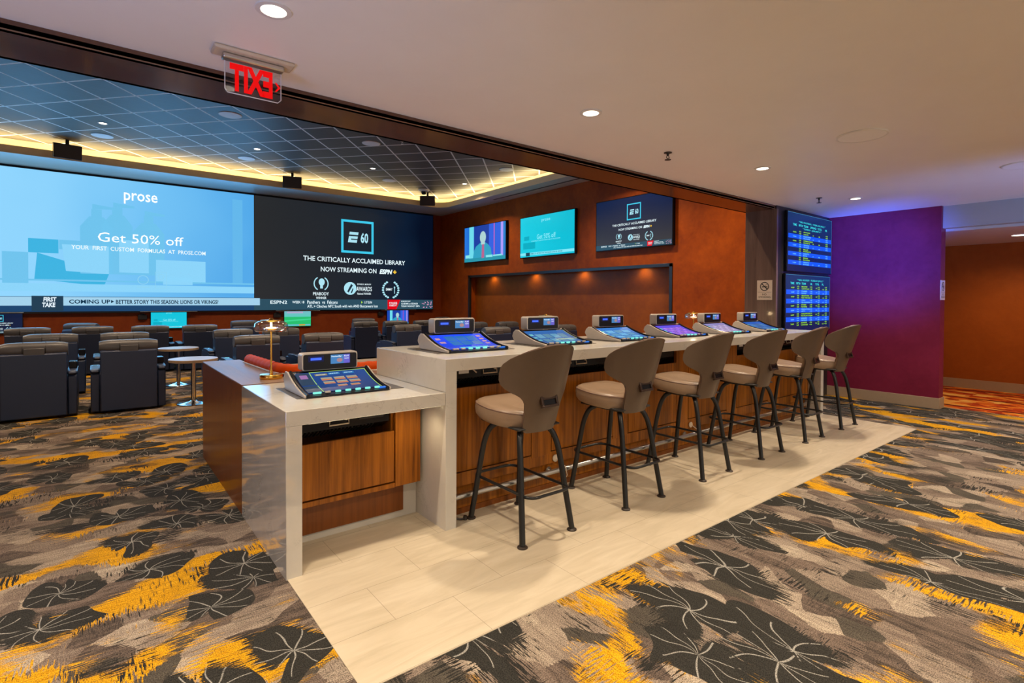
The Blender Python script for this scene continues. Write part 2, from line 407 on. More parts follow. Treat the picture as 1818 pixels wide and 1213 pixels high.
# beam over the opening
b = bx(-6, 7.25, YB0, YB1, ZB, ZB+.03).box(-6, 9.0, YB0, YB0+.03, ZB, ZC).box(-6, 9.6, YB1-.03, YB1, ZB, 4.9)
struct(b.build('trim_1', M['beam_wood'], smooth=0))
struct(bx(-6, 7.27, YB0-.004, YB0, ZB, ZB+.006).build('trim_2', M['edge'], smooth=0))  # paler strip painted in as the highlight along the beam's lower edge
# pillar end and the wall carrying the odds boards
struct(bx(7.25, 7.29, 3.405, 3.845, 0, ZB).build('trim_3', M['pillar_wood'], smooth=0))
struct(bx(7.29, 9.6, 3.43, 3.83, 0, ZC).build('wall_odds', M['frame'], smooth=0))
# purple-lit return wall
struct(bx(9.03, 9.24, 2.03, 3.43, 0, ZC).build('wall_right', M['maroon'], smooth=0))
struct(bx(9.018, 9.03, 2.018, 3.43, 0, .15).box(9.03, 9.25, 2.018, 2.03, 0, .15).build('baseboard_right', M['base'], bevel=.003))
struct(bx(9.10, 9.24, -4, 2.03, 2.475, ZC).build('wall_header', M['header'], smooth=0))
struct(bx(9.24, 11.7, -4, 3.4, 2.44, 2.49).build('ceiling', M['ceil2'], smooth=0))
struct(bx(11.66, 11.75, -4, 3.4, 0, 2.44).build('wall_corridor', M['corr'], smooth=0))
struct(bx(11.645, 11.66, -4, 3.4, 0, .155).build('baseboard_corridor', M['base'], bevel=.003))
struct(bx(9.24, 11.66, 3.0, 3.05, 0, 2.44).build('wall_corridor_end', M['corr'], smooth=0))
# screen room: wall with the three televisions, with its recess
NY0, NY1, NZ, NX = 6.68, 14.48, 2.27, 9.87
wt = MB().box(XT, XT+.1, 3.83, NY0, 0, 5).box(XT, XT+.1, NY1, YW+.1, 0, 5).box(XT, XT+.1, NY0, NY1, NZ, 5)
wt.box(XT+.1, NX+.06, NY0-.1, NY0, 0, NZ).box(XT+.1, NX+.06, NY1, NY1+.1, 0, NZ).box(XT+.1, NX+.06, NY0-.1, NY1+.1, NZ, NZ+.05)
struct(wt.build('wall_television', M['rust'], smooth=0))
struct(bx(NX, NX+.06, NY0, NY1, 0, NZ).build('wall_recess', M['niche'], smooth=0))
f = .075
struct(bx(XT-.02, XT+.06, NY0, NY0+f, 0, NZ).box(XT-.02, XT+.06, NY1-f, NY1, 0, NZ).box(XT-.02, XT+.06, NY0, NY1, NZ-f, NZ).build('trim_4', M['frame'], bevel=.004))
struct(bx(-6, XT+.1, YW, YW+.1, 0, 5).build('wall_back', M['rust2'], smooth=0))
struct(bx(-6, -5.9, -5, YW, 0, 5).build('wall_left', M['rust2'], smooth=0))
# stepped ceiling of the screen room: soffit border, cove lip with LED line, diagonal tile field
CX, CYv, RC = 8.85, 14.86, .45
def ring_path(x, y, r, n=10):
    pts = [(-6, y)]
    for i in range(n+1):
        a = R(90-90*i/n); pts.append((x-r+r*math.cos(a), y-r+r*math.sin(a)))
    pts.append((x, YB1)); return pts
inner = ring_path(CX, CYv, RC)
outer = [(-6, YW)]+[(XT, YW)]*11+[(XT, YB1)]
outer = [(-6, YW)]+[(CX-RC+(XT-CX+RC)*min(1, i/5), YW) if i <= 5 else (XT, YW-(YW-CYv+RC)*(i-5)/5) for i in range(11)]+[(XT, YB1)]
sf = MB()
for i in range(len(inner)-1):
    a, b_, c_, d = inner[i], inner[i+1], outer[i+1], outer[i]
    sf.poly([(a[0], a[1], ZS), (b_[0], b_[1], ZS), (c_[0], c_[1], ZS), (d[0], d[1], ZS)])
struct(sf.build('ceiling', M['ceil2'], smooth=0))
lip_o = ring_path(CX+.03, CYv+.03, RC)
lp = MB().grid([[(p[0], p[1], ZS) for p in inner], [(p[0], p[1], ZS+.16) for p in inner], [(p[0], p[1], ZS+.16) for p in lip_o], [(p[0], p[1], ZS+.02) for p in lip_o]])
struct(lp.build('trim_5', M['lip']))
a1 = ring_path(CX+.05, CYv+.05, RC); a2 = ring_path(CX+.22, CYv+.22, RC)
led = MB().grid([[(p[0], p[1], ZS+.165) for p in a1], [(p[0], p[1], ZS+.165) for p in a2]])
o = led.build('cove_light', COVE, smooth=0)
tag(o, 'glowing warm LED line running along the cove around the tiled ceiling', 'cove light')
bk = ring_path(CX+.40, CYv+.40, RC)
struct(MB().grid([[(p[0], p[1], ZS) for p in bk], [(p[0], p[1], ZT+.02) for p in bk]]).build('trim_6', M['lip'], smooth=0))
struct(MB().poly([(-6, YB1, ZT), (XT, YB1, ZT), (XT, YW, ZT), (-6, YW, ZT)]).build('ceiling', ceiling_tiles(), smooth=0))
o = struct(bx(9.2, 9.26, 7.2, 12.6, ZS-.004, ZS).build('trim_7', M['frame'], smooth=0))

# ------------------------------------------------------------------ flat-panel helper
class Panel:
    """a screen or sign face: u to the viewer's right, v up, n towards the viewer; origin at lower left"""
    def __init__(s, o, ex, n, parent, W_, H_):
        s.o, s.ex, s.n = Vector(o), Vector(ex), Vector(n); s.ey = Vector((0, 0, 1)); s.p = parent; s.W, s.H = W_, H_; s.k = 0
    def at(s, u, v, h=0): return s.o+s.ex*u+s.ey*v+s.n*h
    def quads(s, name, mat, qs, h=.004):
        m = MB()
        for q in qs:
            if len(q) == 4 and not isinstance(q[0], tuple): u0, u1, v0, v1 = q; q = [(u0, v0), (u1, v0), (u1, v1), (u0, v1)]
            m.poly([s.at(u, v, h) for u, v in q])
        return m.build(name, mat, s.p, smooth=0)
    def text(s, name, mat, items, h=.006, bold=.0, shear=0., each=True):
        if each and len(items) > 1:
            return [s.text(name, mat, [it], h, bold, shear, False) for it in items]
        bm = bmesh.new()
        for (txt, u0, u1, v0, v1) in items:
            me = text_mesh(txt, bold, shear)
            xs = [v.co.x for v in me.vertices]; ys = [v.co.y for v in me.vertices]
            if not xs: continue
            x0, x1, y0, y1 = min(xs), max(xs), min(ys), max(ys)
            k = len(bm.verts); bm.from_mesh(me); bm.verts.ensure_lookup_table()
            for q in bm.verts[k:]:
                q.co = s.at(u0+(q.co.x-x0)/(x1-x0)*(u1-u0), v0+(q.co.y-y0)/max(1e-6, y1-y0)*(v1-v0), h)
            bpy.data.meshes.remove(me)
        m = MB(); m.bm.free(); m.bm = bm
        return m.build(name, mat, s.p, smooth=0)
TXT = {}
def text_mesh(txt, bold=0., shear=0.):
    cu = bpy.data.curves.new('t', 'FONT'); cu.body = txt; cu.size = 1; cu.offset = bold; cu.shear = shear; cu.resolution_u = 2
    ob = bpy.data.objects.new('t', cu); COL.objects.link(ob)
    dg = bpy.context.evaluated_depsgraph_get(); me = bpy.data.meshes.new_from_object(ob.evaluated_get(dg))
    bpy.data.objects.remove(ob); bpy.data.curves.remove(cu); return me
def arc(cx, cy, r0, r1, a0, a1, n=8):
    return [[(cx+r0*math.cos(R(a0+(a1-a0)*i/n)), cy+r0*math.sin(R(a0+(a1-a0)*i/n))), (cx+r1*math.cos(R(a0+(a1-a0)*i/n)), cy+r1*math.sin(R(a0+(a1-a0)*i/n))),
             (cx+r1*math.cos(R(a0+(a1-a0)*(i+1)/n)), cy+r1*math.sin(R(a0+(a1-a0)*(i+1)/n))), (cx+r0*math.cos(R(a0+(a1-a0)*(i+1)/n)), cy+r0*math.sin(R(a0+(a1-a0)*(i+1)/n)))] for i in range(n)]
def disc(cx, cy, rx, ry, n=20): return [(cx+rx*math.cos(2*PI*i/n), cy+ry*math.sin(2*PI*i/n)) for i in range(n)]
def screen_mat(name, stops, axis=0, k=1.0, scale=.8, warp=.25):
    g = G(name); P = g.sep(g.tc.outputs['Generated'])
    f = g.math('MULTIPLY_ADD', g.math('SUBTRACT', g.noise(g.obj(), scale, 2), .5), warp*2, P[axis])
    g.b.inputs['Base Color'].default_value = (.01, .01, .012, 1); g.b.inputs['Roughness'].default_value = .25; g.b.inputs['Specular IOR Level'].default_value = .15
    g.L(g.ramp(f, stops), g.b.inputs['Emission Color']); g.b.inputs['Emission Strength'].default_value = k
    return g.m
WHITE = em((.80, .95, 1.0), 1.05); CYAN = em((.05, .60, .85), 1.0); PALE = em((.42, .78, .90), 1.0)
def e60_content(P, W_, H_, far=1.):
    """dark promo: square frame, slanted E and 60, two caption lines, three laurels; all in unit coordinates"""
    X = lambda u: u*W_; Y = lambda v: v*H_; t = .022*H_
    u0, u1, v0, v1 = X(.435), X(.62), Y(.55), Y(.87)
    P.quads('logo_frame', CYAN, [(u0, u1, v0, v0+t), (u0, u1, v1-t, v1), (u0, u0+t, v0, v1), (u1-t, u1, v0, v1)], .004)
    ew = (u1-u0)*.27; ex0 = u0+(u1-u0)*.2; q = []
    ev0, ev1 = v0+(v1-v0)*.32, v0+(v1-v0)*.64; hh = (ev1-ev0)
    for a, b_ in ((0, .26), (.36, .60), (.74, 1.)):
        sh = .18*hh
        q.append([(ex0+sh*a, ev0+hh*a), (ex0+ew+sh*a, ev0+hh*a), (ex0+ew+sh*b_, ev0+hh*b_), (ex0+sh*b_, ev0+hh*b_)])
    q.append([(ex0, ev0), (ex0+ew*.3, ev0), (ex0+ew*.3+.06*hh, ev0+hh*.4), (ex0+.07*hh, ev0+hh*.4)])
    P.quads('letter_mark', PALE, q, .004)
    P.text('number', PALE, [('60', ex0+ew+.12*(u1-u0), u0+(u1-u0)*.83, ev0, ev1)], .005, .03)
    P.text('caption', WHITE, [('THE CRITICALLY ACCLAIMED LIBRARY', X(.235), X(.815), Y(.455), Y(.500)), ('NOW STREAMING ON', X(.325), X(.637), Y(.36), Y(.405)),
                              ('PEABODY', X(.285), X(.368), Y(.135), Y(.165)), ('WINNER', X(.30), X(.355), Y(.10), Y(.122)),
                              ('AWARDS', X(.52), X(.61), Y(.18), Y(.225)), ('EDWARD R. MURROW', X(.525), X(.605), Y(.24), Y(.255)), ('National WINNER', X(.525), X(.605), Y(.145), Y(.165)), ('EMMY', X(.695), X(.735), Y(.19), Y(.215))], .005, .012)
    P.text('network_logo', WHITE, [('ESPN', X(.655), X(.735), Y(.355), Y(.405))], .005, .05, .25)
    c = X(.75), Y(.38); t = .012*H_
    P.quads('plus_mark', em((1., .62, .05)), [(c[0]-3*t/2, c[0]+3*t/2, c[1]-t/2, c[1]+t/2), (c[0]-t/2, c[0]+t/2, c[1]-3*t/2, c[1]+3*t/2)], .004)
    q = arc(X(.327), Y(.245), .06*H_, .070*H_, 120, 240)+arc(X(.327), Y(.245), .06*H_, .070*H_, -60, 60)+[disc(X(.33), Y(.26), .028*H_, .034*H_), (X(.322), X(.336), Y(.20), Y(.245))]
    P.quads('award_mark', PALE, q, .004); q = [disc(X(.485), Y(.205), .062*H_, .062*H_, 24)]
    P.quads('award_mark', PALE, q, .004); q = []
    for s0 in (-1, 1):
        for i in range(9):
            a = R(90+s0*(30+i*16)); cx, cy = X(.725)+.085*H_*math.cos(a), Y(.20)+.085*H_*math.sin(a)
            q.append(disc(cx, cy, .013*H_, .010*H_, 8))
    q += [disc(X(.748), Y(.222), .008*H_, .012*H_, 8), (X(.746), X(.75), Y(.16), Y(.215))]
    P.quads('award_mark', PALE, q, .004)
    P.quads('award_mark_detail', em((.01, .03, .05)), [[(X(.468), Y(.175)), (X(.476), Y(.165)), (X(.50), Y(.235)), (X(.49), Y(.25))], [(X(.487), Y(.16)), (X(.495), Y(.16)), (X(.503), Y(.20)), (X(.499), Y(.21))]], .0065)  # dark slanted shapes drawn over the round award mark
def ticker_dark(P, W_, H_):
    X = lambda u: u*W_; Y = lambda v: v*H_
    P.quads('ticker_bar', em((.022, .075, .115), 1.), [(0, W_, 0, Y(.098))], .004)
    P.quads('red_tag', em((.75, .0, .008)), [[(X(.705), 0), (X(.76), 0), (X(.785), Y(.098)), (X(.705), Y(.098))]], .0055)
    P.text('ticker_text', WHITE, [('ESPN2', X(.075), X(.155), Y(.055), Y(.085)), ('WEEK 18', X(.18), X(.24), Y(.06), Y(.082)), ('Panthers  vs  Falcons', X(.255), X(.415), Y(.056), Y(.086)),
        ('ATL > Clinches NFC South with win AND Buccaneers loss', X(.255), X(.645), Y(.02), Y(.046)), ('1:17 SUN', X(.565), X(.61), Y(.058), Y(.082)),
        ('COLLEGE', X(.715), X(.765), Y(.05), Y(.074)), ('GAMEDAY', X(.715), X(.762), Y(.03), Y(.044)), ('BIG MONDAY NIGHT', X(.79), X(.85), Y(.074), Y(.088)), ('ALABAMA at GEORGIA', X(.79), X(.90), Y(.048), Y(.066)), ('TODAY NOON ET  ESPN', X(.79), X(.91), Y(.022), Y(.040))], .0065, .015)
    P.quads('arrow_mark', em((.5, .85, .05)), [[(X(.548), Y(.058)), (X(.556), Y(.07)), (X(.548), Y(.084))]], .0055)
    rr = random.Random(4)
    P.quads('sparkles', em((.75, .35, .55)), [disc(X(.925+.07*rr.random()), Y(.012+.075*rr.random()), .006*H_*(.5+rr.random()), .006*H_, 6) for _ in range(22)], .0055)
def man_content(P, W_, H_):
    X = lambda u: u*W_; Y = lambda v: v*H_
    P.quads('studio_backdrop', em((.012, .05, .36)), [(X(.25), X(.70), Y(.05), H_)], .003)
    P.quads('studio_panel', em((.16, .72, .86)), [(X(.125), X(.245), Y(.1), H_)], .004)
    P.quads('studio_strip', em((.42, .32, .95)), [(X(.895), X(.95), Y(.1), H_)], .004)
    P.quads('studio_strip', em((.62, .10, .62)), [(X(.735), X(.755), Y(.1), H_)], .004)
    P.quads('studio_strip', em((.03, .12, .75)), [(X(.77), X(.88), Y(.1), H_), (X(.62), X(.73), Y(.1), H_)], .0035)
    P.quads('jacket', em((.03, .36, .55)), [[(X(.22), Y(.06)), (X(.70), Y(.06)), (X(.665), Y(.34)), (X(.60), Y(.45)), (X(.52), Y(.52)), (X(.42), Y(.52)), (X(.30), Y(.42)), (X(.25), Y(.3))]], .005)
    P.quads('shirt', em((.48, .13, .28)), [[(X(.44), Y(.08)), (X(.51), Y(.08)), (X(.505), Y(.46)), (X(.455), Y(.46))]], .006)
    P.quads('face', em((.42, .66, .66)), [disc(X(.475), Y(.66), .075*W_, .17*H_), (X(.43), X(.525), Y(.46), Y(.56))], .006)
    P.quads('lower_banner', em((.02, .30, .40)), [(0, W_, 0, Y(.10))], .006)
    P.quads('lower_banner', em((.25, .80, .85)), [(X(.55), X(.71), Y(.085), Y(.15)), (X(.72), X(.93), Y(.10), Y(.14)), (X(.03), X(.14), Y(.11), Y(.2))], .007)
def blue_ad_content(P, W_, H_, small=True):
    X = lambda u: u*W_; Y = lambda v: v*H_
    P.text('caption', em((.30, .92, 1.)), [('Get 50% off', X(.33), X(.68), Y(.42), Y(.54)), ('YOUR FIRST CUSTOM FORMULAS AT PROSE.COM', X(.22), X(.76), Y(.37), Y(.40)), ('prose', X(.42), X(.58), Y(.82), Y(.9))], .005)
    P.quads('jar_shape', em((.0, .42, .55)), [(X(.08), X(.18), Y(.42), Y(.52)), (X(.06), X(.3), Y(.2), Y(.36))], .004)
    P.quads('lower_banner', em((.22, .82, .95)), [(0, W_, Y(.04), Y(.105))], .004)
    P.text('ticker_text', em((.0, .08, .16)), [('COMING UP > BETTER STORY THIS SEASON: LIONS OR VIKINGS?', X(.2), X(.8), Y(.055), Y(.09))], .006, .01)
    P.quads('show_tag', em((.01, .06, .10)), [(X(.115), X(.195), Y(.02), Y(.11))], .005)
def football_content(P, W_, H_):
    X = lambda u: u*W_; Y = lambda v: v*H_
    P.quads('pitch', em((.02, .52, .16)), [(0, W_, Y(.1), Y(.62))], .003)
    P.quads('pitch', em((.05, .68, .30)), [[(0, Y(.3)), (W_, Y(.42)), (W_, Y(.5)), (0, Y(.4))]], .004)
    P.quads('stand', em((.45, .40, .62)), [(X(.1), X(.7), Y(.86), Y(.97))], .004)
    P.quads('lower_banner', em((.15, .5, .7)), [(X(.02), X(.98), Y(.04), Y(.12))], .005)
    P.quads('lower_banner', em((.8, .3, .05)), [(X(.55), X(.78), Y(.04), Y(.12))], .006)

# ------------------------------------------------------------------ the big video wall
VY = YW-.10
vw = thing('video_wall', (3.8, YW, 2.8), 'huge two-part video wall filling the back wall above the recliners', 'video wall')
def child(name, mb, mat, parent, **k):
    o_ = mb.build(name, mat, parent, **k); return o_
VL, VX, VRt, VB, VT = -5.4, 3.49, 9.21, 1.15, 4.38
def wbx(x0, x1, y0, y1, z0, z1, p): return bx(x0-p.location.x, x1-p.location.x, y0-p.location.y, y1-p.location.y, z0-p.location.z, z1-p.location.z)
child('housing', wbx(VL-.04, VRt+.03, VY+.012, YW, VB-.04, VT+.05, vw), M['gloss_black'], vw)
ad = screen_mat('blue_advert_picture', [(0., s2l(150, 215, 250)), (.45, s2l(140, 208, 248)), (.7, s2l(112, 190, 240)), (1., s2l(80, 165, 228))], 0, 1.05, .35, .18)
dk = screen_mat('dark_promo_picture', [(0., s2l(40, 42, 44)), (.55, s2l(26, 34, 44)), (.85, s2l(8, 26, 48)), (1., s2l(4, 14, 34))], 0, 1., .3, .2)
PW = Panel((VL-vw.location.x, VY-vw.location.y, VB-vw.location.z), (1, 0, 0), (0, -1, 0), vw, VRt-VL, VT-VB)
wu = lambda x: x-VL; wv = lambda z: z-VB
PW.quads('advert_picture', ad, [(0, wu(VX), wv(1.49), wv(VT))], 0)
PW.quads('promo_picture', dk, [(wu(VX), wu(VRt), 0, wv(VT))], 0)
PW.quads('lower_banner', em((.008, .055, .15)), [(0, wu(VX), 0, wv(1.50))], .001)
PW.quads('lower_banner', em(s2l(170, 218, 245), .92), [(0, wu(3.64), wv(1.29), wv(1.49))], .007)
PW.quads('show_tag', em((.012, .045, .085)), [(wu(-1.0)-.15, wu(-.60), wv(1.17), wv(1.515))], .009)
PW.text('show_name', em((.8, .92, 1.)), [('FIRST', wu(-.95), wu(-.72), wv(1.38), wv(1.485)), ('TAKE', wu(-.97), wu(-.74), wv(1.255), wv(1.36))], .012, .04, .1)
PW.text('banner_text', em((.0, .025, .06)), [('COMING UP', wu(-.50), wu(.27), wv(1.335), wv(1.432)), ('BETTER STORY THIS SEASON: LIONS OR VIKINGS?', wu(.38), wu(2.60), wv(1.325), wv(1.43))], .012, .025)
PW.quads('arrow_mark', em((.0, .025, .06)), [[(wu(.285), wv(1.345)), (wu(.345), wv(1.385)), (wu(.285), wv(1.425))]], .012)
# advert objects: pump bottles, jars, shelf
A1, A2, A3 = em(s2l(112, 196, 238), 1.0), em(s2l(62, 180, 226), 1.0), em(s2l(138, 210, 247), 1.03)
def bottle(x, zt, w_):
    return [(wu(x-w_/2), wu(x+w_/2), wv(2.05), wv(zt-.55)), [(wu(x-w_/2), wv(zt-.55)), (wu(x+w_/2), wv(zt-.55)), (wu(x+w_*.22), wv(zt-.3)), (wu(x-w_*.22), wv(zt-.3))],
            (wu(x-.10), wu(x+.10), wv(zt-.3), wv(zt-.12)), [(wu(x-.08), wv(zt-.12)), (wu(x+.34), wv(zt-.1)), (wu(x+.34), wv(zt-.05)), (wu(x-.08), wv(zt))]]
PW.quads('bottle_shape', A1, bottle(.02, 3.72, .62)+bottle(.42, 3.80, .60)+bottle(1.05, 3.66, .66), .004)
PW.quads('jar_shape', A2, [(wu(-1.2), wu(-.68), wv(2.50), wv(2.82)), [(wu(-1.1), wv(1.9)), (wu(.15), wv(1.75)), (wu(.25), wv(2.05)), (wu(-1.05), wv(2.5))]], .003)
PW.quads('jar_shape', A1, [(wu(-1.63), wu(-1.2), wv(1.7), wv(2.5)), (wu(-.67), wu(-.1), wv(2.6), wv(2.82))], .003)
PW.quads('carton_shape', A3, [[(wu(-.55), wv(2.1)), (wu(.25), wv(2.05)), (wu(.25), wv(2.72)), (wu(-.62), wv(2.72))], (wu(.45), wu(1.05), wv(2.1), wv(2.9)), (wu(1.2), wu(2.3), wv(1.9), wv(2.45)), (wu(1.35), wu(2.0), wv(1.82), wv(2.02))], .005)
PW.quads('shelf_edge', A1, [(0, wu(VX), wv(1.86), wv(1.90))], .0045)
PW.quads('shelf_edge', A3, [(0, wu(VX), wv(1.62), wv(1.80))], .0045)
PW.quads('column_shape', em(s2l(100, 184, 236), 1.0), [(wu(2.95), wu(3.2), wv(1.9), wv(4.2))], .003)
PW.text('brand_word', em((.95, 1., 1.), 1.1), [('prose', wu(.55), wu(1.24), wv(3.80), wv(4.08))], .012, .012)
PW.text('headline', em((.95, 1., 1.), 1.1), [('Get 50% off', wu(.04), wu(1.80), wv(2.83), wv(3.06))], .012)
PW.text('subline', em((.9, 1., 1.), 1.0), [('YOUR  FIRST  CUSTOM  FORMULAS  AT  PROSE.COM', wu(-.45), wu(2.30), wv(2.62), wv(2.72))], .012, .01)
sl = [disc(wu(.93), wv(1.93), .10, .12, 18)]
PW.quads('small_badges', em(s2l(150, 220, 250), .92), arc(wu(.93), wv(1.93), .10, .115, 0, 360, 20)+[(wu(1.18), wu(1.19), wv(1.72), wv(2.14)), (wu(1.42), wu(1.43), wv(1.72), wv(2.14)), (wu(1.18), wu(1.43), wv(1.72), wv(1.73)), (wu(1.18), wu(1.43), wv(2.13), wv(2.14)), (wu(.8), wu(1.06), wv(1.74), wv(1.76))]+arc(wu(1.305), wv(2.02), .06, .072, 0, 360, 16), .010)
PR = Panel((VX-vw.location.x, VY-vw.location.y, VB-vw.location.z), (1, 0, 0), (0, -1, 0), vw, VRt-VX, VT-VB)
e60_content(PR, VRt-VX, VT-VB); ticker_dark(PR, VRt-VX, VT-VB)

# small televisions below the video wall
def tv(name, o_, ex, n, W_, H_, label, cat, group, content, bg, depth=.05, bez=.012):
    t = thing(name, o_, label, cat, group)
    e, nn = Vector(ex), Vector(n); up_ = Vector((0, 0, 1)); m = MB()
    c = [(e*u-nn*d+up_*v) for d in (0, -depth) for v in (0, H_) for u in (0, W_)]
    vs = [m.bm.verts.new(-nn*0+p) for p in c]
    for fidx in ((0, 1, 3, 2), (4, 5, 7, 6), (0, 1, 5, 4), (2, 3, 7, 6), (0, 2, 6, 4), (1, 3, 7, 5)): m.bm.faces.new([vs[i] for i in fidx])
    m.build('housing', M['gloss_black'], t, bevel=.004)
    P = Panel(e*bez+up_*bez+nn*(depth+.002), ex, n, t, W_-2*bez, H_-2*bez)
    P.quads('screen', bg, [(0, P.W, 0, P.H)], 0)
    content(P, P.W, P.H); return t
def both_dark(P, W_, H_): e60_content(P, W_, H_); ticker_dark(P, W_, H_)
man_bg = screen_mat('studio_picture', [(0., (.02, .22, .62)), (.5, (.01, .06, .45)), (1., (.02, .20, .75))], 1, 1.0, .8, .15)
cy_bg = screen_mat('cyan_advert_picture', [(0., (.0, .50, .66)), (1., (.01, .62, .78))], 1, 1.0, .8, .15)
ft_bg = screen_mat('football_picture', [(0., (.02, .5, .2)), (.6, (.1, .6, .5)), (1., (.2, .5, .6))], 2, 1.0, .8, .1)
dk_bg = screen_mat('dark_tv_picture', [(0., s2l(58, 54, 52)), (.35, s2l(40, 42, 56)), (.8, s2l(8, 28, 66)), (1., s2l(6, 30, 74))], 2, 1.0, .6, .25)
nv_bg = screen_mat('navy_tv_picture', [(0., s2l(6, 18, 44)), (1., s2l(8, 26, 62))], 0, 1.0, .6, .2)
tv('television', (-2.13, YW, .665), (1, 0, 0), (0, -1, 0), .83, .49, 'small dark television low on the back wall at far left edge', 'television', 'small televisions under the video wall', both_dark, nv_bg)
tv('television', (1.08, YW, .69), (1, 0, 0), (0, -1, 0), .80, .47, 'small television with cyan advert low on the back wall', 'television', 'small televisions under the video wall', blue_ad_content, cy_bg)
tv('television', (4.30, YW, .655), (1, 0, 0), (0, -1, 0), .78, .47, 'small television showing green football pitch behind the brass lamp', 'television', 'small televisions under the video wall', football_content, ft_bg)
tv('television', (7.52, YW, .65), (1, 0, 0), (0, -1, 0), .80, .47, 'small television showing a man on blue, low on the back wall near the corner', 'television', 'small televisions under the video wall', man_content, man_bg)
SHELF = {-1.9: 'above the dark television', 1.48: 'above the cyan television', 4.69: 'above the football television', 7.92: 'above the small television with a man'}
for x, s in SHELF.items():
    tag(bx(x-.62, x+.62, YW-.16, YW, 1.128 if x < 3 else 1.118, 1.142 if x < 3 else 1.132).build('wall_shelf', M['alu'], bevel=.002), 'thin pale wall ledge '+s, 'ledge', 'ledges above the small televisions')
for x, s in ((.82, 'left of the cyan television'), (4.02, 'left of the football television'), (7.22, 'left of the small television with a man')):
    t = thing('wall_socket_box', (x, YW, .93), 'small dark wall box '+s, 'wall box', 'dark boxes beside the small televisions')
    bx(0, .19, -.07, 0, 0, .13).build('body', M['black'], t, bevel=.008); bx(.05, .14, -.06, 0, .13, .155).build('cap', M['black'], t, bevel=.006)

# three large televisions on the rust wall
for (y0, y1, z0, z1, lab, fn, bg) in ((14.60, 12.36, 2.675, 3.83, 'wall television showing a man in a blue jacket, nearest the corner', man_content, man_bg),
                                      (11.70, 9.50, 2.655, 3.80, 'wall television with plain cyan advert, middle of the rust wall', blue_ad_content, cy_bg),
                                      (8.79, 6.62, 2.645, 3.83, 'wall television with dark promo and square logo, right on the rust wall', both_dark, dk_bg)):
    tv('wall_television', (XT, y0, z0), (0, -1, 0), (-1, 0, 0), y0-y1, z1-z0, lab, 'television', 'large televisions on the rust wall', fn, bg, .09, .02)

# odds boards
def odds(P, W_, H_, rows, head, cols, stripes, tall):
    X = lambda u: u*W_; Y = lambda v: v*H_
    P.quads('row_stripes', em((.004, .10, .95)), [(X(.01), X(.985), Y(a), Y(b_)) for a, b_ in stripes], .002)
    P.quads('screen_edge', em((.05, .22, .42)), [(0, W_, H_-.006, H_), (W_-.006, W_, 0, H_)], .002)
    CY = em((.05, .75, .85)); items = []
    for t, u0, u1, v in head: items.append((t, X(u0), X(u1), Y(v), Y(v+.038)))
    P.text('header_text', CY, items, .004, .02)
    for v, green, cells in rows:
        it = [(t, X(u0), X(u1), Y(v+dv), Y(v+dv+.03*k)) for t, u0, u1, dv, k in cells]
        P.text('odds_row', em((.36, .80, .02)) if green else em((.16, .60, 1.)), it, .004, .03, 0, False)
rr = random.Random(7)
def rows_for(names, top, pitch, ml, times):
    out = []; st = []
    for i, (a, b_) in enumerate(names):
        v = top-i*pitch; cells = []; h = pitch*.42/.03*.7
        if times[i]: cells.append((times[i], .105, .175, pitch*.30, h))
        n0 = 100+51+2*i
        for k, nm in enumerate((a, b_)):
            dv = pitch*(.54 if k == 0 else .08)
            cells.append((str(n0+k), .235, .275, dv, h)); cells.append((nm, .33, .33+.021*len(nm), dv, h))
            if ml:
                cells.append((rr.choice('+-')+str(rr.randint(105, 190)), .515, .57, dv, h))
                cells.append((rr.choice('+-')+str(rr.randint(105, 130)), .70, .745, dv, h)); cells.append((rr.choice('+-')+str(rr.randint(105, 220)), .875, .925, dv, h))
            elif times[i]: cells.append((rr.choice('+-')+str(rr.randint(120, 480)), .845, .90, dv, h))
        if times[i]:
            if ml: cells.append((str(rr.choice((5, 6, 6)))+'.5', .655, .685, pitch*.3, h)); cells.append((rr.choice('+-')+'1.5', .81, .85, pitch*.08, h))
            else: cells.append((rr.choice('+-')+str(rr.randint(2, 9)), .535, .56, pitch*.1, h)); cells.append((str(rr.randint(38, 49)), .675, .71, pitch*.1, h))
        g_ = i % 2 == 0; out.append((v, g_, cells))
        if not g_: st.append((v-pitch*.02, v+pitch*.98))
    return out, st
N1 = [('JAGUARS', 'COLTS'), ('PANTHERS', 'FALCONS'), ('COMMANDERS', 'COWBOYS'), ('TEXANS', 'TITANS'), ('BILLS', 'PATRIOTS'), ('SAINTS', 'BUCS'), ('BEARS', 'PACKERS'), ('GIANTS', 'EAGLES')]
r1, s1 = rows_for(N1, .635, .075, False, ['10:00A', '10:00A', '10:00A', '1:25P', '', '10:00A', '', '1:25P'])
N2 = [('BRUINS', 'CAPITALS'), ('FLAMES', 'DUCKS'), ('SENATORS', 'RED WINGS'), ('WILD', 'ISLANDERS'), ('STARS', 'FLYERS'), ('PREDATORS', 'JETS'), ('AVALANCHE', 'BLUE JACKETS'), ('KRAKEN', 'DEVILS'), ('SHARKS', 'CANUCKS')]
r2, s2 = rows_for(N2, .735, .081, True, ['4:00P', '4:00P', '4:00P', '4:30P', '5:00P', '5:00P', '6:00P', '6:00P', '7:00P'])
H1 = [('**NFL FOOTBALL - WEEK #18 (PG1)**', .22, .84, .83), ('TIME', .10, .18, .775), ('BET#', .225, .31, .775), ('TEAM', .33, .43, .775), ('SPREAD', .48, .62, .775), ('TOTAL', .65, .75, .775), ('ML', .84, .88, .775), ('**SUNDAY - JANUARY 5**', .31, .74, .72)]
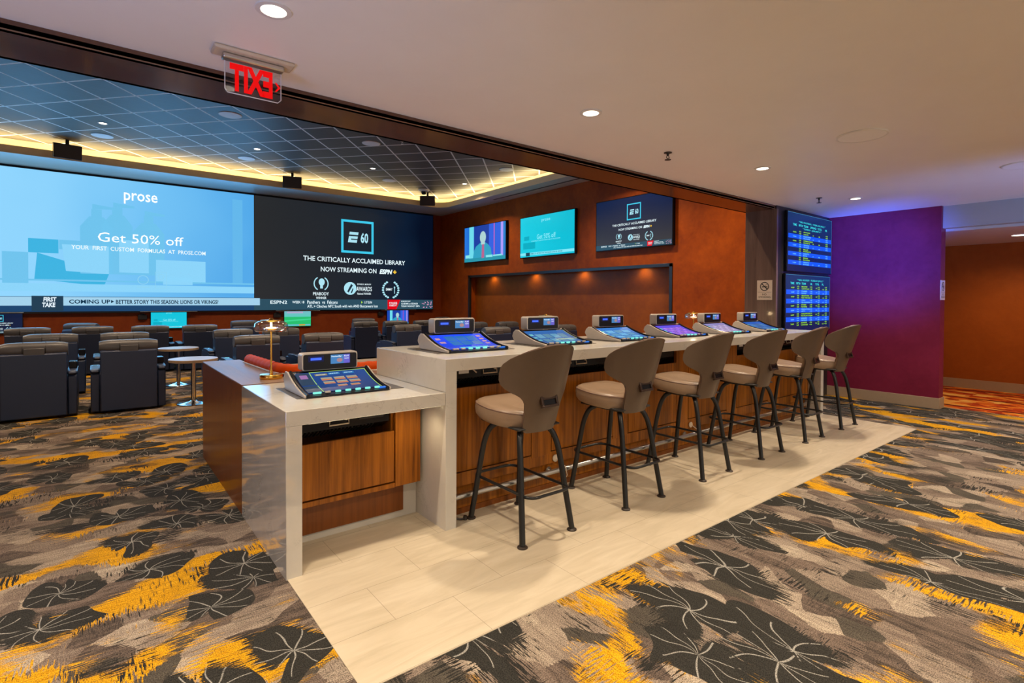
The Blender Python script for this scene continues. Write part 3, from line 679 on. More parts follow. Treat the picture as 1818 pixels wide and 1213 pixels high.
H2 = [('**NHL HOCKEY - TUESDAY (PG 1)**', .23, .84, .885), ('TIME', .09, .17, .828), ('BET#', .215, .30, .828), ('TEAM', .33, .42, .828), ('ML', .53, .57, .828), ('TOTAL', .64, .73, .828), ('PL', .80, .84, .828)]
ob_bg = screen_mat('navy_odds_picture', [(0., (.002, .008, .07)), (1., (.004, .028, .12))], 2, 1., .8, .2)
tv('odds_board', (7.51, 3.42, 1.885), (1, 0, 0), (0, -1, 0), 1.495, .845, 'football odds screen, upper of the two navy screens beside the pillar', 'odds screen', 'odds screens beside the pillar', lambda P, a, b_: odds(P, a, b_, r1, H1, 0, s1, 0), ob_bg, .035, .012)
tv('odds_board', (7.47, 3.42, 1.032), (1, 0, 0), (0, -1, 0), 1.495, .825, 'hockey odds screen, lower of the two navy screens beside the pillar', 'odds screen', 'odds screens beside the pillar', lambda P, a, b_: odds(P, a, b_, r2, H2, 0, s2, 0), ob_bg, .035, .012)

# ------------------------------------------------------------------ signs
ex = thing('exit_sign', (.68, 3.13, ZC), 'clear hanging sign with red letters reading EXIT backwards, under the ceiling by the beam', 'exit sign')
bx(-.20, .20, -.06, .06, -.022, 0).build('canopy', M['cream'], ex, bevel=.01)
bx(-.155, .15, -.028, .028, -.052, -.022).build('bar_housing', M['alu'], ex, bevel=.008)
bx(-.142, .137, -.004, .004, -.222, -.05).build('panel', M['acrylic'], ex)
e_ = MB()
pts = [(-.142, 0, -.06), (-.142, 0, -.205), (-.13, 0, -.222), (.12, 0, -.222), (.137, 0, -.205), (.137, 0, -.06)]
e_.tube(pts, .0028, 6); e_.build('panel_edge', M['white'], ex)
me = text_mesh('EXIT', .045); bm = bmesh.new(); bm.from_mesh(me)
xs = [v.co.x for v in bm.verts]; x0, x1 = min(xs), max(xs); ys = [v.co.y for v in bm.verts]; y0, y1 = min(ys), max(ys)
for v in bm.verts: v.co = (.092-(v.co.x-x0)/(x1-x0)*.212, -.006, -.210+(v.co.y-y0)/(y1-y0)*.145)
m = MB(); m.bm.free(); m.bm = bm; m.build('letters', M['red'], ex, smooth=0)
MB().prism([(.103, -.115), (.112, -.115), (.133, -.140), (.112, -.165), (.103, -.165), (.120, -.140)], 'y', -.0065, -.0055).build('chevron', M['red'], ex, smooth=0)
def no_smoking(loc, ex_, n, label):
    t = thing('no_smoking_sign', loc, label, 'sign', 'no smoking signs'); e, nn = Vector(ex_), Vector(n)
    W_, H_ = .21, .27; P = Panel(-e*W_/2, ex_, n, t, W_, H_); m = MB()
    c = [P.at(u, v, h) for h in (0, .006) for v in (0, H_) for u in (0, W_)]; vs = [m.bm.verts.new(p) for p in c]
    for fi in ((0, 1, 3, 2), (4, 5, 7, 6), (0, 1, 5, 4), (2, 3, 7, 6), (0, 2, 6, 4), (1, 3, 7, 5)): m.bm.faces.new([vs[i] for i in fi])
    m.build('plate', M['cream'], t)
    cx, cy = .105, .185
    P.quads('symbol', M['ink'], arc(cx, cy, .050, .062, 0, 360, 26)+[[(cx-.045, cy+.035), (cx-.035, cy+.045), (cx+.045, cy-.035), (cx+.035, cy-.045)], (cx-.035, cx+.03, cy-.012, cy+.002), (cx+.033, cx+.04, cy-.012, cy+.002), [(cx+.01, cy+.008), (cx+.016, cy+.008), (cx+.03, cy+.03), (cx+.022, cy+.03)]], .008)
    P.quads('rule', M['ink'], [(.01, .2, .104, .107)], .008)
    P.text('lettering', M['ink'], [('NO', .075, .135, .062, .088), ('SMOKING', .022, .188, .025, .051)], .008)
no_smoking((7.25, 3.56, 1.485), (0, -1, 0), (-1, 0, 0), 'cream no smoking sign on the brown pillar beside the odds screens')
no_smoking((9.125, 2.03, 1.495), (1, 0, 0), (0, -1, 0), 'cream no smoking sign on the end of the purple-lit wall')

# ------------------------------------------------------------------ lamps in the ceilings, speakers, sprinklers
def downlight(name, x, y, z, r, label, group, power, spot=125, col=WARM, disc=None, aim=None):
    t = thing(name, (x, y, z), label, 'downlight', group)
    MB().lathe([(r+.022, 0), (r+.022, -.006), (r, -.008), (r, -.002)], n=28, cap0=False, cap1=False).build('trim_ring', M['white'], t)
    MB().lathe([(r, -.004), (.001, -.0045)], n=24, cap0=False, cap1=False).build('lens', disc or LIGHT_DISC, t)
    lamp('SPOT', 'bulb', (0, 0, -.02), power, col, r*.8, spot, .75, aim or (0, 0, -3), t)
    return t
G1 = 'downlights over the stools'
P1 = 165
for x, s in ((.64, 'big bright round downlight left of the green flare, nearest in the ceiling'), (2.72, 'round downlight in front of the beam, second along the bar'), (5.16, 'round downlight third along the bar, left of a sprinkler'), (7.56, 'round downlight furthest along the bar, by the odds screens')):
    downlight('ceiling_downlight', x, 2.57, ZC, .055, s.replace(' left of the green flare,', ','), G1, P1)
for i, (x, y) in enumerate(((.64, .2), (2.9, .1), (5.3, .0), (8.0, .3), (-1.6, 2.57), (-1.6, .2), (.64, -2.2), (3., -2.2), (5.4, -2.2), (-3.8, 2.4))):
    downlight('ceiling_downlight', x, y, ZC, .055, 'round downlight in the same pale ceiling, outside the photograph', 'downlights outside the picture', 280)
downlight('ceiling_downlight', 10.45, 1.45, 2.44, .09, 'downlight in the low corridor ceiling at the right edge', None, 120, 160, (1., .62, .26))
for k, (x, s) in enumerate(((.12, 'leftmost small downlight in the diagonal tiled ceiling'), (2.83, 'second small downlight from the left in the diagonal tiled ceiling'), (5.54, 'third small downlight from the left in the diagonal tiled ceiling'), (8.31, 'small downlight in the tiled ceiling near the right cove corner'))):
    downlight('small_downlight', x, 12.76, ZT, .06, s, 'small downlights in the tiled ceiling', 300, 130, (1., .74, .5))
for x, y in ((.12, 7.6), (2.83, 7.6), (5.54, 7.6), (8.31, 7.6), (8.0, 4.9), (5.0, 4.9), (-2.6, 7.6), (-2.6, 12.76)):
    downlight('small_downlight', x, y, ZT, .06, 'small downlight in the tiled ceiling hidden behind the beam', 'downlights hidden behind the beam', 380, 130, (1., .74, .5))
for y, q_ in ((7.6, 'at its right end'), (9.5, 'right of the middle'), (11.4, 'left of the middle'), (13.4, 'at its left end')):
    downlight('recess_downlight', 9.715, y, NZ, .03, 'tiny downlight in the head of the wall recess '+q_, 'downlights in the wall recess', 8, 165, (1., .66, .28), aim=(.02, 0, -1.2))
def round_speaker(x, y, z, r, label, group):
    t = thing('ceiling_speaker', (x, y, z), label, 'ceiling speaker', group)
    MB().lathe([(r, 0), (r, -.008), (r-.012, -.012)], n=36, cap0=False, cap1=False).build('rim', M['white'], t)
    MB().lathe([(r-.012, -.011), (.001, -.013)], n=36, cap0=False, cap1=False).build('grille', M['grille'], t)
round_speaker(4.745, 1.575, ZC, .175, 'large round speaker grille in the pale ceiling above the right carpet', 'round speakers in the pale ceiling')
round_speaker(6.92, .93, ZC, .175, 'round speaker grille cut by the right edge of the photograph', 'round speakers in the pale ceiling')
for (x, y, s) in ((1.93, 10.72, 'round speaker in the tiled ceiling, nearest under the beam at left'), (.12, 13.75, 'round speaker in the tiled ceiling above the leftmost black box speaker'), (4.63, 10.75, 'round speaker in the tiled ceiling beside the ceiling sprinkler'), (2.82, 13.76, 'round speaker in the tiled ceiling above the middle of the video wall'), (6.46, 13.76, 'round speaker in the tiled ceiling left of the dome camera'), (8.24, 10.70, 'round speaker in the tiled ceiling nearest the right cove')):
    round_speaker(x, y, ZT, .19, s, 'round speakers in the tiled ceiling')
def sprinkler(x, y, z, label, group, mat):
    t = thing('sprinkler', (x, y, z), label, 'sprinkler', group)
    MB().lathe([(.035, 0), (.035, -.005), (.012, -.007), (.009, -.03)], n=14).build('escutcheon', mat, t)
    MB().tube([(-.012, 0, -.03), (-.018, 0, -.045), (0, 0, -.06)], .004, 6).tube([(.012, 0, -.03), (.018, 0, -.045), (0, 0, -.06)], .004, 6).lathe([(.028, -.062), (.028, -.065)], n=12).build('deflector', mat, t)
sprinkler(3.98, 2.83, ZC, 'small dark sprinkler in the pale ceiling above the middle stools', 'sprinklers in the pale ceiling', M['black'])
sprinkler(7.18, 2.85, ZC, 'small dark sprinkler in the pale ceiling near the odds screens', 'sprinklers in the pale ceiling', M['black'])
sprinkler(5.08, 10.2, ZT, 'small pale sprinkler in the tiled ceiling', None, M['white'])
t = thing('dome_camera', (7.81, 14.25, ZT), 'white dome camera under the tiled ceiling above the right box speaker', 'camera')
MB().lathe([(.17, 0), (.17, -.04), (.12, -.06)], n=24).build('body', M['white'], t); MB().lathe([(.085, -.06), (.08, -.1), (.055, -.135), (.001, -.15)], n=20, cap1=False).build('dome', M['gloss_black'], t)
for (x, rz, s) in ((-.46, R(6), 'black box speaker hanging at the cove, left above the blue advert'), (4.10, R(-18), 'black box speaker hanging at the cove, middle of the three'), (8.15, R(-32), 'black box speaker hanging at the cove near the right corner')):
    t = thing('box_speaker', (x, 14.62, 4.56), s, 'speaker', 'black box speakers at the cove', rz)
    Mx = Matrix.Rotation(R(14), 4, 'X')
    MB().box(-.23, .23, -.16, .16, -.14, .15, Mx).build('cabinet', M['black'], t, bevel=.012)
    MB().box(-.21, .21, -.166, -.158, -.125, .135, Mx).build('grille', M['frame'], t)
    MB().box(-.03, .03, -.03, .03, .13, .24).build('bracket', M['black'], t)

# ------------------------------------------------------------------ bar: quartz tops, cabinets, foot rail
BY0, BY1, XL0, XL1, XB1 = 2.85, 3.885, .767, 1.722, 7.39
ZD, ZBAR, TH = .878, 1.087, .08
desk = thing('accessible_desk', (XL0, BY0, 0), 'low quartz desk end with wooden knee panel, left end of the bar', 'desk')
lx = lambda x: x-XL0; ly = lambda y: y-BY0
bx(0, lx(XL1)-.003, 0, ly(BY1), ZD-TH, ZD).build('worktop', M['quartz'], desk, bevel=.002)
bx(0, .08, 0, ly(BY1)+.015, 0, ZD-TH).box(-.002, 0, 0, ly(BY1)+.015, 0, ZD-.002).build('end_panel', M['quartz_end'], desk, bevel=.002)
bx(.08, lx(1.55), ly(3.17), ly(3.84), .24, .262).box(lx(1.50), lx(1.52), ly(3.17), ly(3.84), .262, ZD-TH).build('carcass', M['veneer'], desk)
bx(.09, lx(1.505), ly(3.13), ly(3.15), .287, .615).build('front_panel', M['veneer'], desk, bevel=.0015)
bx(lx(1.515), lx(1.695), ly(3.13), ly(3.16), .25, ZD-TH).box(.08, lx(1.515), ly(3.135), ly(3.16), .245, .275).build('side_panel', M['veneer'], desk, bevel=.0015)
bx(.08, lx(1.615), ly(3.22), ly(3.24), .05, .25).build('kick_panel', M['veneer_end'], desk)
bx(.08, lx(1.719), ly(3.235), ly(3.30), 0, .05).box(lx(1.615), lx(1.719), ly(3.235), ly(3.30), .05, .8).build('plinth', M['quartz'], desk)
bx(.08, lx(XL1)-.003, ly(3.80), ly(3.88), .05, ZD-TH).build('back_panel', M['veneer_end'], desk)
bx(.12, .94, .035, .05, ZD-TH-.008, ZD-TH).build('under_counter_light', em((1., .85, .55), 4.), desk)
lamp('SPOT', 'under_counter_lamp', (.80, .10, ZD-TH-.03), 3.2, (1., .8, .5), .06, 160, .9, (.86, .16, 0), desk)

bar = thing('bar_counter', (XL1, BY0, 0), 'long high quartz bar with wooden cabinets behind the row of stools', 'bar counter')
kx = lambda x: x-XL1
top = MB().prism([(0, 0), (kx(XB1), 0), (kx(XB1), ly(3.40)), (kx(7.245), ly(3.40)), (kx(7.245), ly(BY1)), (0, ly(BY1))], 'z', ZBAR-TH, ZBAR)
top.build('worktop', M['quartz'], bar, bevel=.002)
bx(0, .08, 0, ly(BY1), 0, ZBAR-TH).box(-.002, 0, 0, ly(BY1), ZD+.001, ZBAR-.002).build('end_panel', M['quartz'], bar, bevel=.002)
bx(kx(7.31), kx(XB1), 0, ly(3.40), 0, ZBAR-TH).build('end_panel', M['quartz'], bar, bevel=.002)
FY = 3.0
BAYS = [2.20+.915*i for i in range(6)]
cb = MB().box(.08, kx(7.24), ly(FY+.03), ly(FY+.05), .29, .86)
for i in range(7):
    xa = kx(BAYS[i-1]+.36) if i else .08; xb = kx(BAYS[i]-.36) if i < 6 else kx(7.31)
    cb.box(xa, xb, ly(FY), ly(FY+.03), .275, ZBAR-TH)
cb.box(.08, kx(7.31), ly(FY+.004), ly(FY+.03), .20, .29)
cb.build('cabinet_frame', M['veneer'], bar, bevel=.001)
for i, x in enumerate(BAYS):
    bx(kx(x-.352), kx(x+.352), ly(FY-.002), ly(FY+.02), .30, .868).build('door', M['veneer'], bar, bevel=.0015)
bx(.08, kx(7.31), ly(FY+.03), ly(FY+.05), .04, .20).build('kick_panel', M['veneer'], bar)
bx(.08, kx(7.31), ly(FY+.02), ly(FY+.045), 0, .04).build('plinth', M['veneer_end'], bar)
bx(.08, kx(7.24), ly(3.82), ly(3.86), 0, ZBAR-TH).build('back_panel', M['veneer_end'], bar)
fr = thing('foot_rail', (XL1+.08, 2.958, .15), 'steel foot rail running along the base of the bar', 'foot rail')
MB().tube([(0, 0, 0), (5.51, 0, 0)], .019, 12).build('rail', M['alu'], fr)
for i in range(7): MB().tube([(.03+.9*i, 0, 0), (.03+.9*i, .045, 0)], .012, 8).lathe([(.03, .04), (.03, .045)], (.03+.9*i, 0, 0), 12, ax='y').build('bracket', M['alu'], fr)
# terminal undersides in the open slots
def terminal_box(x, y, z, W_, label, extra):
    t = thing('terminal_underside', (x, y, z), label, 'machine base', 'machine undersides in the bar slots')
    h = W_/2
    MB().prism([(0, .13), (.30, .13), (.30, -.0), (.10, -.0), (.0, .052)], 'x', -h, h).build('casing', M['gloss_black'], t, bevel=.003)
    m = MB()
    for i in range(22):
        xx = -h+.03+i*(2*h-.12)/22
        m.prism([(-.004, .046), (.010, .056), (.104, .006), (.094, -.004)], 'x', xx, xx+.008)
    m.build('vent_ribs', M['frame'], t)
    hx = -.02
    MB().tube([(hx-.055, -.004, .10), (hx-.06, -.012, .075), (hx+.06, -.012, .075), (hx+.06, -.004, .10)], .0045, 8).lathe([(.009, -.012), (.009, 0)], (hx+.045, 0, .105), 10, ax='y').build('latch', M['cream'], t)
    if extra:
        bx(-h+.07, -h+.15, -.003, 0, .085, .115).build('label_plate', M['white'], t)
        MB().tube([(-h+.17, -.004, .12), (-h+.21, -.008, .085)], .006, 6).build('lever', M['alu'], t)
    else: bx(h-.2, h-.04, -.003, 0, .085, .12).build('label_plate', M['frame'], t, bevel=.002)
terminal_box(1.17, 3.15, .63, .62, 'black machine underside in the slot below the low desk', False)
ORD = ['first', 'second', 'third', 'fourth', 'fifth', 'sixth']
for i, x in enumerate(BAYS): terminal_box(x, FY+.02, .875, .69, 'black machine underside in the slot behind the %s stool from the left' % ORD[i], True)
tag(MB().tube([(1.83, 2.985, .12), (1.835, 2.98, .06), (1.845, 2.955, .02), (1.88, 2.93, .012), (1.91, 2.92, .012)], .006, 8).lathe([(.014, 0), (.012, .03)], (1.915, 2.92, 0), 10).build('loose_cable', M['foot']), 'short loose cable end lying by the bar leg', 'cable')
for x, s in ((2.80, 'first'), (4.63, 'third')):
    t = thing('cable_gland', (x, FY, .235), 'round pale cap with hanging wire on the kick panel by the %s stool' % s, 'cable gland', 'pale caps with wires below the bar')
    MB().lathe([(.028, 0), (.028, -.008), (.012, -.014)], n=16, ax='y').build('cap', M['cream'], t)
    MB().tube([(0, -.012, 0), (.03, -.035, -.03), (.05, -.066, -.06), (.065, -.07, -.13), (.06, -.02, -.20)], .0035, 6).build('wire', M['cream'], t)

# ------------------------------------------------------------------ booth behind the low desk
bo = thing('booth', (.767, 3.9, 0), 'wooden booth surround with burnt orange padded rim, behind the low desk', 'booth')
ox = lambda x: x-.767; oy = lambda y: y-3.9
bx(0, .31, 0, oy(5.57), 0, ZD).build('side_wall', M['veneer_end'], bo, bevel=.002)
bx(0, .31, 0, oy(5.57), ZD, ZD+.004).box(.31, ox(7.2), 0, .22, ZD-.03, ZD+.004).build('ledge', M['ledge_wood'], bo, bevel=.0015)
bx(.31, ox(7.2), .0, .03, 0, ZD-.03).box(.31, ox(7.2), .19, .22, 0, ZD-.03).build('back_wall', M['veneer_end'], bo)
pth = [(ox(1.10), oy(5.30)), (ox(1.115), oy(4.9)), (ox(1.13), oy(4.5))]
for i in range(9):
    a = R(180+90*i/8); pth.append((ox(1.50)+.37*math.cos(a), oy(4.50)+.37*math.sin(a)))
pth += [(ox(2.2), oy(4.13)), (ox(4.), oy(4.13)), (ox(7.15), oy(4.13))]
def resample(p, d):
    out = [Vector((*p[0], 0))]
    for a, b_ in zip(p, p[1:]):
        a, b_ = Vector((*a, 0)), Vector((*b_, 0)); n = max(1, int((b_-a).length/d))
        for i in range(1, n+1): out.append(a+(b_-a)*i/n)
    return out
rp = resample(pth, .035)
MB().tube([(p.x, p.y, ZD+.03) for p in rp], [.026]+[.046+.003*math.cos(2*PI*i/3) for i in range(len(rp)-2)]+[.026], 14).build('padded_rim', M['orange'], bo)
MB().tube([(p.x-.0, p.y, ZD+.006) for p in resample([(x-.045 if i < 6 else x, y-.045*(i > 4)) for i, (x, y) in enumerate(pth)], .1)], .007, 8).build('rim_piping', M['cream'], bo)
bw = MB()
inn = [(p.x+.05, p.y+.05) for p in rp[::4]]
bw.grid([[(x, y, z) for x, y in inn] for z in (.42, .60, .75, ZD)]); bw.build('backrest', M['orange'], bo)
bx(ox(1.15), ox(7.1), oy(4.2), oy(4.75), .1, .44).box(ox(1.15), ox(1.6), oy(4.75), oy(5.3), .1, .44).build('seat', M['orange'], bo, bevel=.04, seg=3)
bt = thing('booth_table', (2.35, 5.6, 0), 'pale tan table top standing inside the booth behind the bar', 'table')
bx(-.75, .9, -.3, .45, .72, .75).build('table_top', M['table_wood'], bt, bevel=.004)
MB().lathe([(.26, 0), (.26, .015), (.045, .04), (.04, .72)], n=24).build('pedestal', M['chrome'], bt)

# ------------------------------------------------------------------ table lamps
def table_lamp(x, y, label):
    t = thing('table_lamp', (x, y, ZD+.004), label, 'lamp', 'brass table lamps along the bar')
    MB().lathe([(.076, 0), (.078, .004), (.078, .029), (.075, .033), (.012, .035), (.011, .062)], n=32).build('base', M['brass'], t)
    MB().lathe([(.0075, .03), (.0065, .345)], n=14).build('stem', M['brass'], t)
    MB().lathe([(.10, .343), (.113, .352), (.117, .375), (.108, .403), (.085, .418), (.04, .422), (.02, .4225)], n=36, cap0=False, cap1=False).build('shade', M['glass'], t)
    MB().lathe([(.072, .421), (.072, .427), (.02, .43), (.01, .44), (.006, .442)], n=28).build('finial', M['brass'], t)
    MB().lathe([(.03, .352), (.037, .357), (.037, .366)], n=22, cap1=False).build('lamp_holder', M['brass'], t)
    MB().lathe([(.036, .366), (.034, .373), (.007, .375), (.007, .41)], n=20).build('light_source', em((1., .72, .34), 9.), t)
    lamp('POINT', 'bulb', (0, 0, .395), 2.2, (1., .68, .35), .025, parent=t)
table_lamp(1.0, 4.10, 'brass table lamp with clear glass shade on the wooden ledge by the low desk')
table_lamp(3.58, 3.985, 'brass table lamp showing only its lit shade behind the second bar machine')
table_lamp(6.20, 3.985, 'brass table lamp between the fourth and fifth bar machines')

# ------------------------------------------------------------------ bar-top gaming terminals
def prof(y):      # concave screen height over depth 0..0.36
    t = max(0, min(1, y/.36)); return .012+.100*(.35*t+.65*t**2.2)
def terminal(x, y, z, label, theme):
    t = thing('gaming_terminal', (x, y, z), label, 'gaming machine', 'bar-top gaming machines')
    hw = .272
    side = [(0, 0)]+[(-.0+.36*i/10, prof(.36*i/10)+.006) for i in range(11)]+[(.40, .118), (.43, .095), (.445, .06), (.40, 0)]
    for s0 in (-1, 1): MB().prism(side, 'x', s0*hw-(.012 if s0 > 0 else 0), s0*hw+(.012 if s0 < 0 else 0)).build('side_cheek', M['beige_plastic'], t, bevel=.005)
    body = [(.002, 0)]+[(.36*i/10+.003, prof(.36*i/10)-.002) for i in range(11)]+[(.40, .110), (.43, .09), (.44, .06), (.395, 0)]
    MB().prism(body, 'x', -hw+.012, hw-.012).build('body', M['gloss_black'], t)
    MB().tube([(-hw+.021, .36*i/10, prof(.36*i/10)+.004) for i in range(11)], .009, 8).build('bezel', M['gloss_black'], t); MB().tube([(hw-.021, .36*i/10, prof(.36*i/10)+.004) for i in range(11)], .009, 8).build('bezel', M['gloss_black'], t)
    def S(u, v, h=.0): # u -1..1 across, v 0..1 up the screen
        y_ = .055+.285*v; return (u*.232, y_-h*.3, prof(y_)+.001+h)
    def patch(name, mat, rects, h):
        m = MB()
        for u0, u1, v0, v1 in rects:
            n = max(1, int((v1-v0)*12))
            m.grid([[S(u0, v0+(v1-v0)*i/n, h), S(u1, v0+(v1-v0)*i/n, h)] for i in range(n+1)])
        return m.build(name, mat, t, smooth=60)
    def stext(name, mat, items, h, bold=.02):
        bm = bmesh.new()
        for txt, u0, u1, v0, v1 in items:
            me = text_mesh(txt, bold); xs = [q.co.x for q in me.vertices]; ys = [q.co.y for q in me.vertices]
            a, b_, c_, d = min(xs), max(xs), min(ys), max(ys); k = len(bm.verts); bm.from_mesh(me); bm.verts.ensure_lookup_table()
            for q in bm.verts[k:]: q.co = S(u0+(q.co.x-a)/(b_-a)*(u1-u0), v0+(q.co.y-c_)/max(1e-6, d-c_)*(v1-v0), h)
            bpy.data.meshes.remove(me)
        m = MB(); m.bm.free(); m.bm = bm; return m.build(name, mat, t, smooth=0)
    rr = random.Random(theme*11+3)
    SC = [(.006, .05, .22), (.006, .06, .85), (.02, .11, .35), (.03, .16, .50), (.10, .06, .62), (.22, .20, .42), (.015, .09, .40)][theme]
    patch('screen', screen_mat('terminal_picture', [(0., tuple(c*.7 for c in SC)), (1., tuple(c*1.25 for c in SC))], 1, 1.0, 6, .25), [(-1, 1, 0, 1)], .0005)
    if theme == 0:
        patch('screen_outline', em((.45, .75, .12)), [(-.62, -.60, .45, 1), (-.62, 1, .985, 1), (.98, 1, 0, 1), (-.62, -.60, 0, .4)], .002)
        patch('side_panel', em((.02, .05, .10)), [(-1, -.64, .45, .98), (-1, -.64, .02, .4)], .0015)
        patch('tab_buttons', em((.03, .22, .5)), [(-.12, .2, .86, .93), (.3, .62, .86, .93)], .002); patch('tab_buttons', em((.30, .24, .10)), [(-.5, -.16, .84, .91)], .002)
        stext('tab_text', WHITE, [('MULTI PLAY', -.46, -.2, .86, .89), ('BASE PLAY', -.08, .16, .88, .91), ('FAST PLAY', .34, .58, .88, .91)], .003)
        tiles = [(-.40+.36*i, -.10+.36*i, a, a+.13) for a in (.62, .44) for i in range(3)]+[(-.1, .16, .26, .36), (.26, .52, .26, .36)]
        patch('game_tiles', em((.36, .34, .26)), tiles, .002); patch('game_tiles', em((.62, .16, .05)), [(a, b_, c_, c_+.05) for a, b_, c_, d in tiles], .003)
        patch('round_emblem', em((.35, .16, .40)), [(-.92, -.72, .74, .9)], .003)
    elif theme == 1:
        patch('game_grid', em((.015, .16, .50)), [(-.55+.4*i, -.18+.4*i, .62-.3*j, .9-.3*j) for i in range(3) for j in range(2)], .002)
        patch('side_icons', em((.55, .30, .35)), [(-.92, -.75, .72, .82), (-.9, -.7, .5, .6)]+[(.72, .88, .82-.16*i, .9-.16*i) for i in range(4)], .002)
        patch('button_strip', em((.03, .5, .75)), [(-.5+.22*i, -.3+.22*i, .06, .16) for i in range(5)], .002)
        patch('card_reader_light', em((.75, .80, .35)), [(.3, 1., .02, .05)], .004)
    else:
        cols, rws = ((4, 2), (3, 3), (6, 4), (6, 4), (3, 2))[theme-2]
        C0 = [(.10, .32, .50), (.12, .42, .72), (.38, .16, .80), (.50, .42, .66), (.05, .18, .45)][theme-2]
        for nm, pick in (('game_grid', 0), ('game_grid', 1)):
            rc = [(-.7+1.5*i/cols, -.7+1.5*(i+.85)/cols, .15+.7*j/rws, .15+.7*(j+.8)/rws) for i in range(cols) for j in range(rws) if (i*3+j*5+theme) % 2 == pick]
            patch(nm, em(tuple(min(1, c*(1. if pick else .7)) for c in C0)), rc, .002)
        patch('button_strip', em((.04, .48, .62)), [(-.4, .3, .03, .1)], .002)
        patch('side_icons', em((.12, .5, .55)), [(-.95, -.78, .3+.2*i, .4+.2*i) for i in range(3)], .002)
        if theme == 2: patch('card_reader_light', em((.70, .75, .30)), [(.98, 1., .35, 1.), (-.1, .95, .32, .35)], .004)
    # buttons along the front edge
    G_, W2 = em((.25, .95, .80)), M['beige_plastic']
    for i in range(7):
        lit = i in (0, 2, 3, 4, 5, 6) if theme == 0 else i in (2, 3, 4)
        u = -.19+.063*i
        MB().rings([[(u+a, .028+b_*.7, .017+.011*k) for a, b_ in rrect(.034 if i else .05, .026, .009, 3)] for k in (0, 1)]).build('button', G_ if lit else W2, t, bevel=.002)
    bx(.20, .245, .018, .042, .014, .022).build('button', em((.03, .2, .8)), t, bevel=.002)
    # topper
    tp = MB().rings([[(a, yy, .172+b_) for a, b_ in rrect(.37, .115, .018, 4)] for yy in (.345, .43)]); tp.build('topper', M['beige_plastic'], t, bevel=.003)
    MB().rings([[(a, yy, .170+b_) for a, b_ in rrect(.352, .100, .012, 4)] for yy in (.341, .346)]).build('topper_face', M['gloss_black'], t)
    PT = Panel((-.176, .3405, .12), (1, 0, 0), (0, -1, 0), t, .352, .1)
    PT.quads('badge_light', em((.05, .13, .95), 1.3), [(.045, .115, .062, .078)], .001)
    PT.quads('badge_slot', em((.002, .006, .05)), [(.03, .13, .052, .09)], .0005)
    PT.quads('topper_screen', em((.06, .22, .50)), [(.175, .305, .032, .092)], .001)
    PT.quads('topper_screen', em((.14, .12, .60)), [(.262, .305, .032, .092)], .0015)
    PT.quads('topper_picture', em((.40, .22, .24)), [disc(.235, .055, .02, .014, 14)], .002)
    PT.text('topper_text', WHITE, [('PLAY', .266, .300, .076, .086), ('NOW', .268, .298, .060, .068), ('Premium', .18, .225, .076, .086), ('Bar', .228, .25, .076, .086)], .0025, .02)
    return t
TH_L = ['showing a plain bright blue game grid', 'with blue tiles and a yellow-lit edge', 'showing pale blue game tiles', 'showing violet keno tiles', 'showing pink and white tiles', 'with a dark blue screen, nearest the pillar']
t0 = terminal(1.22, 3.145, ZD+.0034, 'gaming machine on the low desk with gold-outlined multi game menu', 0)
for i, x in enumerate((2.185, 3.10, 4.00, 4.905, 5.82, 6.72)):
    terminal(x, 3.14, ZBAR+.0034, 'bar-top gaming machine %s, %s along the high bar' % (TH_L[i], ORD[i]), i+1)
def cover_plate(x, y, z, label):
    tag(bx(x-.335, x+.345, y+.03, y+.49, z, z+.003).build('cover_plate', M['plate'], bevel=.0008), label, 'cover plate', 'metal plates under the machines')
cover_plate(1.25, 3.145, ZD, 'dark metal plate let into the low desk under its gaming machine')
for i, x in enumerate((2.185, 3.10, 4.00, 4.905, 5.82, 6.72)): cover_plate(x, 3.14, ZBAR, 'dark metal plate under the %s machine on the high bar' % ORD[i])

# ------------------------------------------------------------------ bar stools
def smooth_path(p, n=6):
    p = [Vector(q) for q in p]; out = []
    for i in range(len(p)-1):
        a, b_, c_, d = p[max(i-1, 0)], p[i], p[i+1], p[min(i+2, len(p)-1)]
        for k in range(n):
            t = k/n; out.append(.5*((2*b_)+(c_-a)*t+(2*a-5*b_+4*c_-d)*t*t+(3*b_-a-3*c_+d)*t**3))
    out.append(p[-1]); return out
HWZ = [(.645, .108), (.655, .132), (.70, .142), (.76, .146), (.80, .149), (.83, .156), (.855, .171), (.875, .192), (.892, .226), (.908, .264), (.926, .302), (.95, .335), (.98, .354), (1.02, .362), (1.05, .360), (1.078, .346), (1.105, .312), (1.13, .262), (1.155, .205), (1.175, .145), (1.188, .09), (1.194, .04)]
def shell_pt(s_, z, off):
    k = (z-.645)/.55; Rr = .30-.02*k; t = s_/Rr; yb = -.205-.175*k
    x, y = Rr*math.sin(t), yb+Rr*(1-math.cos(t)); nx, ny = -math.sin(t), math.cos(t)
    return Vector((x+nx*off, y+ny*off, z+.30*off*0))
def shell(o0, o1, shrink, name, mat, parent):
    NA = 20; outer, inn = [], []
    for z, w_ in HWZ:
        w_ = max(.01, w_-shrink)
        outer.append([shell_pt(w_*(-1+2*i/NA), z, o0) for i in range(NA+1)]); inn.append([shell_pt(w_*(-1+2*i/NA), z, o1) for i in range(NA+1)])
    m = MB(); rings = []
    for a, b_ in zip(outer, inn): rings.append(a+b_[::-1])
    m.rings(rings); return m.build(name, mat, parent, smooth=50, bevel=0)
